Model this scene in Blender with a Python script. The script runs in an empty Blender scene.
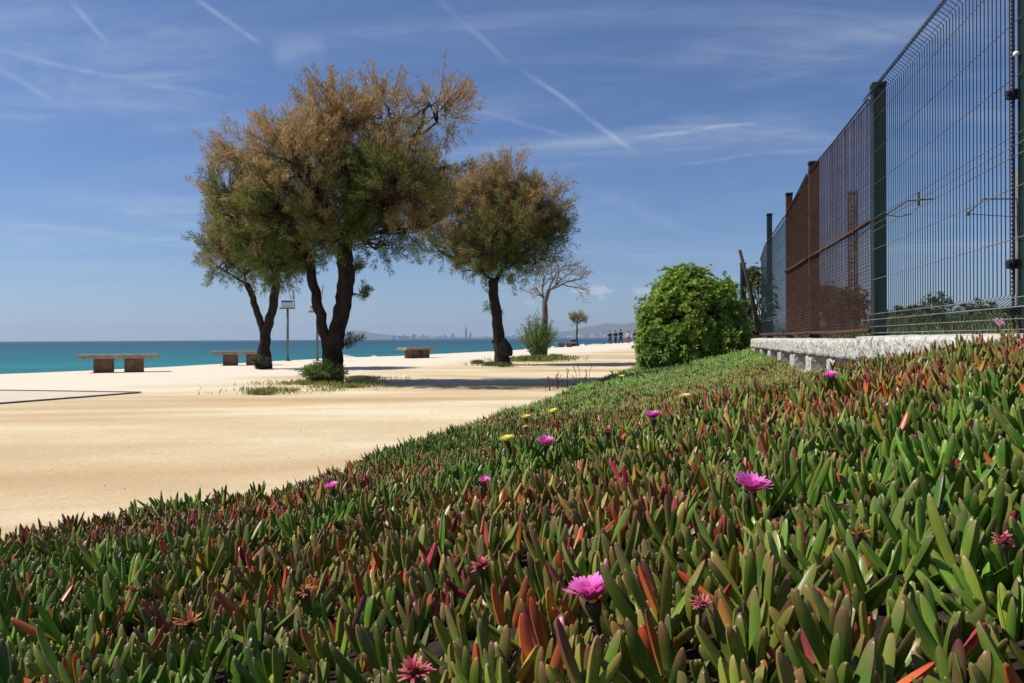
import bpy, bmesh, math, random
import numpy as np
from mathutils import Vector, Matrix, noise
R = math.radians
random.seed(7); rng = np.random.default_rng(11)
scn = bpy.context.scene
COL = scn.collection

# ------------------------------------------------------------------ camera
F = 760.0; CZ = 0.8
cam_d = bpy.data.cameras.new('camera'); cam = bpy.data.objects.new('camera', cam_d); COL.objects.link(cam)
cam.location = (0, 0, CZ); cam.rotation_euler = (R(90 - 0.22), R(0.31), 0)
cam_d.sensor_width = 36; cam_d.lens = F / 1024 * 36
cam_d.clip_start = 0.05; cam_d.clip_end = 60000
scn.camera = cam
# ------------------------------------------------------------------ colour management
scn.view_settings.view_transform = 'Standard'; scn.view_settings.look = 'None'
scn.view_settings.exposure = 0.26; scn.view_settings.gamma = 1.0
# ------------------------------------------------------------------ sun
sun_dir = Vector((-0.62, 0.04, 0)).normalized() * math.cos(R(51)) + Vector((0, 0, math.sin(R(51))))
sl = bpy.data.lights.new('sun', 'SUN'); sl.energy = 5.0; sl.angle = R(0.5); sl.color = (1.0, 0.95, 0.87)
so = bpy.data.objects.new('sun', sl); COL.objects.link(so); so.rotation_euler = sun_dir.to_track_quat('Z', 'Y').to_euler()
# ------------------------------------------------------------------ world
W = bpy.data.worlds.new('World'); scn.world = W; W.use_nodes = True
SKY_STR = 0.068

def hor(px): return 338.6 - (px - 512) * 0.0054
def pt(px, py, D): return Vector(((px - 512) / F * D, D, CZ + (hor(px) - py) / F * D))

def build_world():
    nt = W.node_tree; N = nt.nodes; L = nt.links
    for n in list(N): N.remove(n)
    out = N.new('ShaderNodeOutputWorld'); bg = N.new('ShaderNodeBackground'); bg.inputs['Strength'].default_value = SKY_STR
    L.new(bg.outputs[0], out.inputs[0])
    sky = N.new('ShaderNodeTexSky'); sky.sky_type = 'NISHITA'; sky.sun_disc = False
    sky.sun_elevation = R(51); sky.sun_rotation = math.atan2(sun_dir.x, sun_dir.y)
    sky.air_density = 1.0; sky.dust_density = 0.0; sky.ozone_density = 2.2
    tc = N.new('ShaderNodeTexCoord'); nrm = N.new('ShaderNodeVectorMath'); nrm.operation = 'NORMALIZE'
    L.new(tc.outputs['Generated'], nrm.inputs[0]); d = nrm.outputs[0]
    def M(op, a, b=None, c=None, clamp=False):
        n = N.new('ShaderNodeMath'); n.operation = op; n.use_clamp = clamp
        for i, v in enumerate((a, b, c)):
            if v is None: continue
            if isinstance(v, (int, float)): n.inputs[i].default_value = v
            else: L.new(v, n.inputs[i])
        return n.outputs[0]
    def V(op, a, b=None, out_i=0):
        n = N.new('ShaderNodeVectorMath'); n.operation = op
        for i, v in enumerate((a, b)):
            if v is None: continue
            if isinstance(v, (tuple, list, Vector)): n.inputs[i].default_value = v
            else: L.new(v, n.inputs[i])
        return n.outputs[1] if op in ('DOT_PRODUCT', 'LENGTH') else n.outputs[0]
    def MR(v, a, b, c, e, smooth=True):
        n = N.new('ShaderNodeMapRange'); n.interpolation_type = 'SMOOTHSTEP' if smooth else 'LINEAR'
        L.new(v, n.inputs[0])
        for i, x in enumerate((a, b, c, e)): n.inputs[i + 1].default_value = x
        return n.outputs[0]
    def NOISE(vec, scale, detail=4, rough=.55, dist=0):
        n = N.new('ShaderNodeTexNoise'); L.new(vec, n.inputs['Vector']); n.inputs['Scale'].default_value = scale
        n.inputs['Detail'].default_value = detail; n.inputs['Roughness'].default_value = rough; n.inputs['Distortion'].default_value = dist
        return n.outputs[0]
    sep = N.new('ShaderNodeSeparateXYZ'); L.new(d, sep.inputs[0])
    z = sep.outputs[2]
    zc = M('MAXIMUM', z, 0.03)
    u = M('DIVIDE', sep.outputs[0], M('ADD', zc, .06)); v = M('DIVIDE', sep.outputs[1], M('ADD', zc, .06))
    comb = N.new('ShaderNodeCombineXYZ'); L.new(u, comb.inputs[0]); L.new(v, comb.inputs[1])
    plane = comb.outputs[0]
    mp = N.new('ShaderNodeMapping'); L.new(plane, mp.inputs[0]); mp.inputs['Rotation'].default_value = (0, 0, R(62)); mp.inputs['Scale'].default_value = (0.42, 1.1, 1)
    c1 = NOISE(mp.outputs[0], 0.9, 6, .62, 1.2); c2 = NOISE(plane, .45, 3)
    cir = M('MULTIPLY', MR(c1, .40, .78, 0, 1), MR(c2, .34, .62, .1, 1))
    hz = MR(z, .0, .12, 0, 1)
    c3 = NOISE(mp.outputs[0], 3.2, 7, .68, 1.8); cir = M('MULTIPLY', M('MULTIPLY', M('MULTIPLY', cir, MR(c3, .30, .66, .35, 1.25)), hz), .42)
    # contrails: great-circle streaks, each between two sky directions
    wob = NOISE(d, 9, 4)
    wv = N.new('ShaderNodeVectorMath'); wv.operation = 'SCALE'; L.new(d, wv.inputs[0]); wv.inputs['Scale'].default_value = 1
    brk = NOISE(d, 22, 4, .6)
    tot = cir
    segs = [((430, -8), (515, 66), .006, .16), ((508, 60), (655, 165), .0055, .30), ((190, -5), (268, 48), .005, .28),
            ((66, -8), (118, 50), .005, .22), ((-10, 50), (240, 100), .005, .22), ((625, 140), (775, 122), .0035, .30),
            ((655, 168), (835, 147), .003, .20), ((470, 108), (585, 142), .0045, .17), ((-20, 60), (60, 105), .006, .18),
            ((560, 180), (700, 235), .014, .10), ((95, 30), (200, 8), .010, .07), ((100, 215), (215, 205), .02, .16), ((270, 55), (330, 45), .028, .22)]
    for a, b, w, s in segs:
        A = (pt(a[0], a[1], 1) - Vector((0, 0, CZ))).normalized(); B = (pt(b[0], b[1], 1) - Vector((0, 0, CZ))).normalized()
        n = A.cross(B).normalized(); mid = (A + B).normalized(); t = n.cross(mid); half = math.sin(A.angle(B) / 2)
        dn = M('ABSOLUTE', M('ADD', V('DOT_PRODUCT', d, n), M('MULTIPLY', M('SUBTRACT', wob, .5), .016)))
        core = M('POWER', MR(dn, 0, w * 1.05, 1, 0), 1.3)
        al = M('ABSOLUTE', V('DOT_PRODUCT', d, t)); ext = MR(al, half * .45, half * 1.08, 1, 0)
        fwd = M('GREATER_THAN', V('DOT_PRODUCT', d, mid), 0)
        x = M('MULTIPLY', M('MULTIPLY', core, ext), M('MULTIPLY', fwd, M('MULTIPLY', MR(brk, .36, .60, .25, 1.0), s * .85)))
        tot = M('ADD', tot, x)
    # low cumulus tufts near the horizon
    cn = NOISE(d, 60, 5, .6)
    for a, rx, ry, s in [((592, 291), .042, .0075, .75), ((648, 291), .026, .007, .62), ((531, 302), .010, .0045, .4), ((668, 292), .02, .006, .4), ((603, 298), .010, .004, .4)]:
        A = (pt(a[0], a[1], 1) - Vector((0, 0, CZ))).normalized()
        rel = V('SUBTRACT', d, A); dv = V('DIVIDE', rel, (rx, 1.0, ry)); ln = V('LENGTH', dv)
        m = MR(M('SUBTRACT', ln, M('MULTIPLY', M('SUBTRACT', cn, .5), 2.2)), .2, 1.0, 1, 0)
        tot = M('ADD', tot, M('MULTIPLY', M('MULTIPLY', m, s), M('GREATER_THAN', sep.outputs[1], 0)))
    tot = M('MINIMUM', tot, .9)
    tint = N.new('ShaderNodeMix'); tint.data_type = 'RGBA'; tint.blend_type = 'MULTIPLY'; tint.inputs[0].default_value = 1
    L.new(sky.outputs[0], tint.inputs[6]); tint.inputs[7].default_value = SKY_TINT
    gm = N.new('ShaderNodeGamma'); L.new(tint.outputs[2], gm.inputs[0]); gm.inputs[1].default_value = 1.0
    mix = N.new('ShaderNodeMix'); mix.data_type = 'RGBA'; L.new(tot, mix.inputs[0]); L.new(gm.outputs[0], mix.inputs[6])
    mix.inputs[7].default_value = CLOUD_COL
    L.new(mix.outputs[2], bg.inputs[0])
SKY_TINT = (.68, .84, 1.14, 1); CLOUD_COL = (7.4, 8.2, 9.6, 1)
build_world()

# ------------------------------------------------------------------ helpers
def tag(o, label=None, cat=None, group=None, kind=None):
    if label: o['label'] = label
    if cat: o['category'] = cat
    if group: o['group'] = group
    if kind: o['kind'] = kind
    return o
def empty(name, loc, label=None, cat=None, group=None):
    o = bpy.data.objects.new(name, None); o.empty_display_size = .1; COL.objects.link(o); o.location = loc
    return tag(o, label, cat, group)
def link_mesh(name, me, mat, parent=None, smooth=False):
    if mat: me.materials.append(mat)
    if smooth: me.polygons.foreach_set('use_smooth', [True] * len(me.polygons))
    o = bpy.data.objects.new(name, me); COL.objects.link(o)
    if parent is not None:
        o.parent = parent; o.matrix_parent_inverse = Matrix.Translation(parent_world(parent)).inverted()
    return o
def parent_world(p):
    v = Vector(p.location)
    while p.parent: p = p.parent; v = v if p is None else v
    return v
class MB:
    """collects boxes, tubes, shapes in WORLD coordinates; build() links ONE mesh"""
    def __init__(s): s.v = []; s.f = []
    def add(s, vs, fs):
        k = len(s.v); s.v += [tuple(v) for v in vs]; s.f += [tuple(i + k for i in f) for f in fs]; return s
    def box(s, c, size, M=None, bev=0.0):
        x, y, z = [a / 2 for a in size]
        if bev > 0:
            bm = bmesh.new(); bmesh.ops.create_cube(bm, size=1)
            for v in bm.verts: v.co = Vector((v.co.x * 2 * x, v.co.y * 2 * y, v.co.z * 2 * z))
            bmesh.ops.bevel(bm, geom=bm.edges[:], offset=bev, segments=2, affect='EDGES', profile=.6)
            bm.verts.ensure_lookup_table(); vs = [v.co.copy() for v in bm.verts]; fs = [[v.index for v in f.verts] for f in bm.faces]; bm.free()
        else:
            vs = [Vector((i * x, j * y, k * z)) for i in (-1, 1) for j in (-1, 1) for k in (-1, 1)]
            fs = [(0, 1, 3, 2), (4, 6, 7, 5), (0, 4, 5, 1), (2, 3, 7, 6), (0, 2, 6, 4), (1, 5, 7, 3)]
        if M is not None: vs = [M @ v for v in vs]
        c = Vector(c); return s.add([v + c for v in vs], fs)
    def tube(s, pts, rad, n=6, cap=True, jit=0):
        pts = [Vector(p) for p in pts]
        if isinstance(rad, (int, float)): rad = [rad] * len(pts)
        vs = []; fs = []; up = Vector((.13, .21, 1)).normalized(); prev = None
        for i, p in enumerate(pts):
            t = (pts[min(i + 1, len(pts) - 1)] - pts[max(i - 1, 0)]).normalized()
            if prev is None:
                a = t.cross(up); a = t.cross(Vector((1, 0, 0))) if a.length < .1 else a
            else: a = prev - t * prev.dot(t)
            a.normalize(); b = t.cross(a); prev = a
            for k in range(n):
                th = 2 * math.pi * k / n; r = rad[i] * (1 + (random.uniform(-jit, jit) if jit else 0))
                vs.append(p + (a * math.cos(th) + b * math.sin(th)) * r)
        for i in range(len(pts) - 1):
            for k in range(n):
                k2 = (k + 1) % n; fs.append((i * n + k, i * n + k2, (i + 1) * n + k2, (i + 1) * n + k))
        if cap:
            fs.append(tuple(range(n - 1, -1, -1))); fs.append(tuple((len(pts) - 1) * n + k for k in range(n)))
        return s.add(vs, fs)
    def lathe(s, c, prof, n=16, M=None):
        vs = []; fs = []
        for r, z in prof:
            for k in range(n):
                th = 2 * math.pi * k / n; v = Vector((r * math.cos(th), r * math.sin(th), z)); vs.append((M @ v if M is not None else v) + Vector(c))
        for i in range(len(prof) - 1):
            for k in range(n):
                k2 = (k + 1) % n; fs.append((i * n + k, i * n + k2, (i + 1) * n + k2, (i + 1) * n + k))
        return s.add(vs, fs)
    def build(s, name, mat, parent=None, smooth=False, label=None):
        me = bpy.data.meshes.new(name); me.from_pydata(s.v, [], s.f); me.update()
        o = link_mesh(name, me, mat, parent, smooth)
        if label: o['label'] = label
        return o
def np_mesh(name, V, polys, cols, mat, parent=None, smooth=False):
    """V (n,3); polys list of (m,k) index arrays; cols (n,3) or None"""
    me = bpy.data.meshes.new(name); V = np.asarray(V, dtype=np.float32)
    me.vertices.add(len(V)); me.vertices.foreach_set('co', V.ravel())
    loops = np.concatenate([p.ravel() for p in polys]).astype(np.int32)
    tot = np.concatenate([np.full(len(p), p.shape[1], dtype=np.int32) for p in polys])
    st = np.concatenate([[0], np.cumsum(tot)[:-1]]).astype(np.int32)
    me.loops.add(len(loops)); me.loops.foreach_set('vertex_index', loops)
    me.polygons.add(len(tot)); me.polygons.foreach_set('loop_start', st); me.polygons.foreach_set('loop_total', tot)
    if smooth: me.polygons.foreach_set('use_smooth', np.ones(len(tot), dtype=bool))
    me.update(calc_edges=True)
    if cols is not None:
        ca = me.color_attributes.new('tone', 'FLOAT_COLOR', 'POINT'); c4 = np.ones((len(V), 4), dtype=np.float32); c4[:, :3] = cols
        ca.data.foreach_set('color', c4.ravel())
    if mat: me.materials.append(mat)
    o = bpy.data.objects.new(name, me); COL.objects.link(o)
    if parent is not None: o.parent = parent; o.matrix_parent_inverse = Matrix.Translation(parent.location).inverted()
    return o

# ------------------------------------------------------------------ materials
def mat(name, col, rough=.7, spec=.3, metal=0, col2=None, scale=5, detail=4, bump=0, bscale=None, stretch=None, contrast=(.35, .65), attr=False, trans=0, sheen=0):
    m = bpy.data.materials.new(name); m.use_nodes = True; nt = m.node_tree; N = nt.nodes; L = nt.links
    b = N['Principled BSDF']; b.inputs['Roughness'].default_value = rough; b.inputs['Specular IOR Level'].default_value = spec; b.inputs['Metallic'].default_value = metal
    tc = N.new('ShaderNodeTexCoord'); vec = tc.outputs['Object']
    if stretch:
        mp = N.new('ShaderNodeMapping'); L.new(vec, mp.inputs[0]); mp.inputs['Scale'].default_value = stretch; vec = mp.outputs[0]
    csock = None
    if attr:
        a = N.new('ShaderNodeAttribute'); a.attribute_name = 'tone'; csock = a.outputs['Color']
    if col2 is not None:
        n = N.new('ShaderNodeTexNoise'); L.new(vec, n.inputs[0]); n.inputs['Scale'].default_value = scale; n.inputs['Detail'].default_value = detail; n.inputs['Roughness'].default_value = .65
        r = N.new('ShaderNodeMapRange'); L.new(n.outputs[0], r.inputs[0]); r.inputs[1].default_value = contrast[0]; r.inputs[2].default_value = contrast[1]
        x = N.new('ShaderNodeMix'); x.data_type = 'RGBA'; L.new(r.outputs[0], x.inputs[0]); x.inputs[6].default_value = (*col, 1); x.inputs[7].default_value = (*col2, 1)
        if csock is not None:
            y = N.new('ShaderNodeMix'); y.data_type = 'RGBA'; y.blend_type = 'MULTIPLY'; y.inputs[0].default_value = 1; L.new(csock, y.inputs[6]); L.new(x.outputs[2], y.inputs[7]); csock = y.outputs[2]
        else: csock = x.outputs[2]
    if csock is not None: L.new(csock, b.inputs['Base Color'])
    else: b.inputs['Base Color'].default_value = (*col, 1)
    if bump:
        n = N.new('ShaderNodeTexNoise'); L.new(vec, n.inputs[0]); n.inputs['Scale'].default_value = bscale or scale * 3; n.inputs['Detail'].default_value = 6
        bp = N.new('ShaderNodeBump'); bp.inputs['Strength'].default_value = 1; bp.inputs['Distance'].default_value = bump; L.new(n.outputs[0], bp.inputs['Height']); L.new(bp.outputs[0], b.inputs['Normal'])
    if trans:
        t = N.new('ShaderNodeBsdfTranslucent')
        if csock is not None: L.new(csock, t.inputs[0])
        else: t.inputs[0].default_value = (*col, 1)
        ms = N.new('ShaderNodeMixShader'); ms.inputs[0].default_value = trans; L.new(b.outputs[0], ms.inputs[1]); L.new(t.outputs[0], ms.inputs[2]); L.new(ms.outputs[0], N['Material Output'].inputs['Surface'])
    return m

M_leaf = mat('succulent_leaf', (1, 1, 1), .36, .30, attr=True, col2=(.80, .84, .76), scale=55, detail=3, contrast=(.3, .75), trans=.16)
M_fol = mat('feathery_foliage', (1, 1, 1), .8, .1, attr=True, trans=.35)
M_shrub = mat('glossy_shrub_leaf', (1, 1, 1), .5, .35, attr=True, trans=.32)
M_grass = mat('grass_blade', (1, 1, 1), .7, .15, attr=True, trans=.3)
M_bark = mat('dark_bark', (.016, .012, .010), .95, .1, col2=(.045, .034, .026), scale=9, bump=.02, bscale=22, stretch=(1, 1, .3))
M_bark2 = mat('pale_dry_bark', (.10, .08, .06), .95, .1, col2=(.2, .16, .12), scale=6, bump=.01, bscale=15, stretch=(1, 1, .3))
M_twig = mat('twig_bark', (.055, .04, .03), .9, .1)
M_petal_p = mat('pink_petal', (1, 1, 1), .55, .2, attr=True, trans=.25)
M_stigma = mat('yellow_stamens', (.75, .55, .08), .7, .2)
M_calyx = mat('dark_calyx', (.03, .045, .02), .6, .3, col2=(.08, .05, .03), scale=60)
M_bench = mat('rust_brown_stone', (.13, .060, .035), .8, .25, col2=(.22, .13, .085), scale=6, bump=.006, bscale=40)
M_slabtop = mat('sunlit_stone_top', (.24, .165, .115), .75, .3, col2=(.38, .31, .24), scale=5, bump=.004, bscale=50)  # lighter version of the bench stone, sunlight on the slab put into its colour
M_conc = mat('rough_cast_concrete', (.15, .14, .12), .95, .15, col2=(.56, .54, .48), scale=16, detail=12, bump=.03, bscale=30, contrast=(.30, .56))
M_conc_in = mat('recessed_concrete', (.22, .23, .24), .95, .1, col2=(.34, .35, .36), scale=10, bump=.006, bscale=30)
M_green_post = mat('dark_green_paint', (.004, .014, .012), .5, .4, col2=(.008, .028, .022), scale=14, bump=.001, bscale=60)
M_green_wire = mat('green_wire', (.006, .022, .02), .5, .5)
M_pale_wire = mat('galvanised_wire', (.30, .28, .22), .55, .5, col2=(.16, .12, .07), scale=7)
M_rust = mat('rusty_iron', (.050, .027, .021), .9, .2, col2=(.105, .052, .039), scale=12, bump=.003, bscale=50)
M_rustdark = mat('dark_rust', (.030, .018, .015), .9, .2, col2=(.070, .036, .028), scale=14)
M_post_rust = mat('blackened_rust', (.016, .012, .011), .85, .25, col2=(.060, .028, .020), scale=9, contrast=(.45, .68))
M_boltwhite = mat('white_bolt', (.75, .73, .68), .5, .4)
M_sign_white = mat('white_sign_panel', (.62, .60, .60), .5, .4)
M_sign_blue = mat('blue_sign_strip', (.03, .12, .38), .5, .4)
M_sign_pole = mat('grey_green_pole', (.10, .13, .13), .5, .5)
M_black = mat('black_fabric', (.012, .012, .014), .8, .2, col2=(.025, .025, .028), scale=20)
M_steel = mat('weathered_steel', (.18, .13, .10), .7, .4, metal=.2, col2=(.10, .075, .06), scale=4)

# ------------------------------------------------------------------ terrain functions
def wallX(y): return 1.36 + .218 * y
def fenceX(y): return 1.62 + .213 * y
EY = np.array([-3, 0, 1.5, 2.8, 4.1, 6.8, 9.5, 14, 19, 23, 30])
EX = np.array([-2.9, -2.8, -2.5, -2.05, -1.08, -.50, .35, 1.62, 2.95, 3.95, 5.9])
WY = np.array([-3, 0, 3.3, 4.6, 5.5, 6.1, 7.2, 10, 14, 16, 23, 30]); WZ = np.array([.85, .85, .825, .67, .60, .50, .46, .52, .60, .54, .32, .2])
def edgeX(y): return np.interp(y, EY, EX)
def fbm(x, y, s, seed=0):
    x = np.asarray(x, float) / s; y = np.asarray(y, float) / s; r = 0
    for k, (a, b, c, w) in enumerate([(1.0, .35, 1.3, 1), (-.6, 1.1, 2.9, .9), (1.9, -1.3, .7, .55), (2.7, 2.1, 4.1, .4), (-3.9, 2.3, 1.9, .28), (5.3, 4.7, .3, .2)]):
        r = r + w * np.sin(a * x + b * y + c + seed * 1.7 * (k + 1) + .8 * np.sin(b * x * .7 - a * y * .6 + seed))
    return r / 3.33 * 1.6
def ztop(x, y):
    x = np.asarray(x, float); y = np.asarray(y, float)
    e = edgeX(y) + .10 * fbm(x * 0, y, .35, 3) + .05 * fbm(x * 0, y, .13, 5)
    w = wallX(y) - e; t = np.clip((x - e) / w, -.2, 1.0)
    zz = .10 + (np.interp(y, WY, WZ) - .10) * np.maximum(t, 0) ** 1.4
    rise = np.clip((x - e) / .22, 0, 1); rise = rise * rise * (3 - 2 * rise)
    zz = zz + .028 * fbm(x, y, .42, 1) * rise + .012 * fbm(x, y, .15, 2) * rise
    return np.where(x > e, zz * (.45 + .55 * rise), 0.0), t, x - e
def surf_hit(px, py, dz=0.0):
    lo = None; D = .35
    while D < 40:
        p = pt(px, py, D); z, t, _ = ztop(p.x, p.y)
        if p.z <= float(z) + dz: return p
        D += .005 if D < 3 else .02
    return p

# ------------------------------------------------------------------ ground, promenade, sea
def sand_mat():
    m = bpy.data.materials.new('sandy_ground'); m.use_nodes = True; nt = m.node_tree; N = nt.nodes; L = nt.links; b = N['Principled BSDF']
    b.inputs['Roughness'].default_value = .95; b.inputs['Specular IOR Level'].default_value = .1
    tc = N.new('ShaderNodeTexCoord')
    def nz(scale, st, det=5, rough=.6, rot=0, dist=0):
        mp = N.new('ShaderNodeMapping'); L.new(tc.outputs['Object'], mp.inputs[0]); mp.inputs['Scale'].default_value = st; mp.inputs['Rotation'].default_value = (0, 0, rot)
        n = N.new('ShaderNodeTexNoise'); L.new(mp.outputs[0], n.inputs[0]); n.inputs['Scale'].default_value = scale; n.inputs['Detail'].default_value = det; n.inputs['Roughness'].default_value = rough; n.inputs['Distortion'].default_value = dist
        return n.outputs[0]
    def mr(s, a, c, lo=0, hi=1):
        r = N.new('ShaderNodeMapRange'); r.interpolation_type = 'SMOOTHSTEP'; L.new(s, r.inputs[0]); r.inputs[1].default_value = a; r.inputs[2].default_value = c; r.inputs[3].default_value = lo; r.inputs[4].default_value = hi; return r.outputs[0]
    def mix(f, A, B):
        x = N.new('ShaderNodeMix'); x.data_type = 'RGBA'
        L.new(f, x.inputs[0])
        for i, q in ((6, A), (7, B)):
            if isinstance(q, tuple): x.inputs[i].default_value = (*q, 1)
            else: L.new(q, x.inputs[i])
        return x.outputs[2]
    def math_(op, a, c):
        x = N.new('ShaderNodeMath'); x.operation = op
        for i, q in ((0, a), (1, c)):
            if isinstance(q, (int, float)): x.inputs[i].default_value = q
            else: L.new(q, x.inputs[i])
        return x.outputs[0]
    sep = N.new('ShaderNodeSeparateXYZ'); L.new(tc.outputs['Object'], sep.inputs[0])
    base = mix(mr(nz(.8, (.35, 1, 1), 6), .35, .66), (.59, .475, .295), (.72, .615, .42))
    # tyre-worn ochre bands running along the promenade
    streak = mr(nz(.24, (.34, 1.15, 1), 4, .55, R(-17), .8), .42, .60)
    base = mix(math_('MULTIPLY', streak, .85), base, (.46, .31, .155))
    # far, seaward strip is paler and more compacted
    k = math_('ADD', math_('ADD', math_('MULTIPLY', sep.outputs[0], -.95), math_('MULTIPLY', sep.outputs[1], .33)), math_('MULTIPLY', nz(.5, (1, 1, 1), 3), 3.0))
    pale = mr(k, 9.5, 13.5)
    base = mix(math_('MULTIPLY', pale, .9), base, (.72, .65, .53))
    weed = mr(nz(1.6, (.5, 1.4, 1), 6, .7), .62, .70)
    base = mix(math_('MULTIPLY', math_('MULTIPLY', weed, pale), .55), base, (.30, .25, .16))
    fine = mr(nz(30, (1, 1, 1), 6, .8), .42, .64)
    base = mix(math_('MULTIPLY', fine, .30), base, (.30, .22, .13))
    L.new(base, b.inputs['Base Color'])
    bn = nz(7, (1, 1, 1), 8, .62); bp = N.new('ShaderNodeBump'); bp.inputs['Distance'].default_value = .018; bp.inputs['Strength'].default_value = .8; L.new(bn, bp.inputs['Height']); L.new(bp.outputs[0], b.inputs['Normal'])
    return m
M_sand = sand_mat()
SHORE = [(-120, -330), (-26, -20), (-16, 8), (-13.0, 17.8), (-11.4, 20.4), (-10.5, 22.9), (-8.9, 28.5), (-7.6, 33.6), (-5.2, 36.5), (-3.2, 43), (-1.0, 48.5), (4.5, 68), (11, 95), (42, 215), (150, 620), (420, 1500), (1500, 3600), (4200, 5200)]
def build_ground():
    # refine the shoreline with slight irregularity
    pts = []
    for (a, b) in zip(SHORE[:-1], SHORE[1:]):
        a = Vector(a); b = Vector(b); n = max(1, min(24, int((b - a).length / 1.2)))
        for i in range(n):
            p = a.lerp(b, i / n)
            if 5 < p.y < 110: p.x += .10 * math.sin(p.y * 1.7) + random.uniform(-.05, .05)
            pts.append(p)
    pts.append(Vector(SHORE[-1]))
    n = len(pts); vs = [(p.x, p.y, 0) for p in pts] + [(p.x - .3, p.y + .1, -3) for p in pts]
    xr = [(5200, p.y) for p in pts]
    vs += [(5200, p.y, 0) for p in pts]
    fs = [(i, i + 1, n + i + 1, n + i) for i in range(n - 1)] + [(i, 2 * n + i, 2 * n + i + 1, i + 1) for i in range(n - 1)]
    me = bpy.data.meshes.new('promenade'); me.from_pydata(vs, [], fs); me.update()
    o = link_mesh('promenade', me, M_sand); o['kind'] = 'structure'
    # sea sheet
    m = bpy.data.materials.new('sea_water'); m.use_nodes = True; nt = m.node_tree; N = nt.nodes; L = nt.links; b = N['Principled BSDF']
    tc = N.new('ShaderNodeTexCoord'); sep = N.new('ShaderNodeSeparateXYZ'); L.new(tc.outputs['Object'], sep.inputs[0])
    mr = N.new('ShaderNodeMapRange'); ln = N.new('ShaderNodeVectorMath'); ln.operation = 'LENGTH'; L.new(tc.outputs['Object'], ln.inputs[0]); L.new(ln.outputs[1], mr.inputs[0])
    mr.inputs[1].default_value = 30; mr.inputs[2].default_value = 420; mr.inputs[3].default_value = 0; mr.inputs[4].default_value = 1
    cr = N.new('ShaderNodeValToRGB'); L.new(mr.outputs[0], cr.inputs[0]); e = cr.color_ramp.elements
    e[0].position = 0; e[0].color = (.012, .22, .20, 1); e[1].position = 1; e[1].color = (.010, .06, .10, 1); q = e.new(.12); q.color = (.008, .155, .16, 1); q = e.new(.4); q.color = (.008, .10, .125, 1)
    mp = N.new('ShaderNodeMapping'); L.new(tc.outputs['Object'], mp.inputs[0]); mp.inputs['Scale'].default_value = (.16, 1, 1)
    n1 = N.new('ShaderNodeTexNoise'); L.new(mp.outputs[0], n1.inputs[0]); n1.inputs['Scale'].default_value = .22; n1.inputs['Detail'].default_value = 6; n1.inputs['Roughness'].default_value = .65
    r2 = N.new('ShaderNodeMapRange'); L.new(n1.outputs[0], r2.inputs[0]); r2.inputs[1].default_value = .3; r2.inputs[2].default_value = .7; r2.inputs[3].default_value = .50; r2.inputs[4].default_value = 1.2
    mx = N.new('ShaderNodeVectorMath'); mx.operation = 'SCALE'; L.new(cr.outputs[0], mx.inputs[0]); L.new(r2.outputs[0], mx.inputs['Scale'])
    L.new(mx.outputs[0], b.inputs['Base Color'])
    b.inputs['Roughness'].default_value = .35; b.inputs['IOR'].default_value = 1.15
    n2 = N.new('ShaderNodeTexNoise'); L.new(mp.outputs[0], n2.inputs[0]); n2.inputs['Scale'].default_value = 1.2; n2.inputs['Detail'].default_value = 8
    bp = N.new('ShaderNodeBump'); bp.inputs['Distance'].default_value = .25; L.new(n2.outputs[0], bp.inputs['Height']); L.new(bp.outputs[0], b.inputs['Normal'])
    mb = MB(); mb.add([(-16000, -400, -1.1), (9000, -400, -1.1), (9000, 14000, -1.1), (-16000, 14000, -1.1)], [(0, 1, 2, 3)])
    o = mb.build('sea', m); o['kind'] = 'structure'
build_ground()

# raised ground behind the fence, and the planted bank soil
M_soil = mat('dark_soil', (.018, .013, .010), .95, .1, col2=(.05, .036, .024), scale=18, bump=.02, bscale=40)
M_back = mat('dry_grassy_soil', (.13, .12, .06), .95, .1, col2=(.22, .19, .11), scale=2.2, bump=.02, bscale=20)
def grid(name, fx, ys, us, zf, m, kind='structure'):
    vs = []; fs = []; nu = len(us)
    for y in ys:
        for u in us: x = fx(y, u); vs.append((x, y, zf(x, y)))
    for j in range(len(ys) - 1):
        for i in range(nu - 1): fs.append((j * nu + i, j * nu + i + 1, (j + 1) * nu + i + 1, (j + 1) * nu + i))
    me = bpy.data.meshes.new(name); me.from_pydata(vs, [], fs); me.update(); o = link_mesh(name, me, m, smooth=True); o['kind'] = kind; return o
def soilz(x, y):
    z, t, s = ztop(x, y); return float(z) - .07 if s > .05 else .004 + min(0, float(s)) * .3
grid('bank_soil', lambda y, u: edgeX(y) - .35 + (wallX(y) + .02 - edgeX(y) + .35) * u, list(np.arange(-2.5, 8, .08)) + list(np.arange(8, 26, .25)), list(np.linspace(0, 1, 60)), soilz, M_soil)
def backz(x, y): return .77 + .02 * math.sin(x * 1.3) * math.sin(y * .9)
mb = MB()
ysb = list(np.arange(-4, 15, 1.0)) + [16]
vs = []; fs = []
for y in ysb: vs += [(fenceX(y) + .10, y, .775), (fenceX(y) + 6, y, .74), (400, y, .74)]
n = len(ysb)
for j in range(n - 1):
    for i in range(2): fs.append((3 * j + i, 3 * j + i + 1, 3 * j + i + 4, 3 * j + i + 3))
k = len(vs); vs += [(fenceX(16) + .1, 16, -.02), (fenceX(16) + 6, 16, -.02), (400, 16, -.02)]
# plateau continues inland as the railway embankment
vs += [(fenceX(16) + 6, 16, .74), (400, 16, .74), (400, 700, .74), (160, 700, .74), (160.5, 700, -.02), (fenceX(16) + 6.5, 16, -.02)]
fs += [(3 * (n - 1), 3 * (n - 1) + 1, k + 1, k), (k + 3, k + 4, k + 5, k + 6), (k + 3, k + 6, k + 7, k + 8)]
mb.add(vs, fs); o = mb.build('embankment', M_back); o['kind'] = 'structure'

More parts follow.
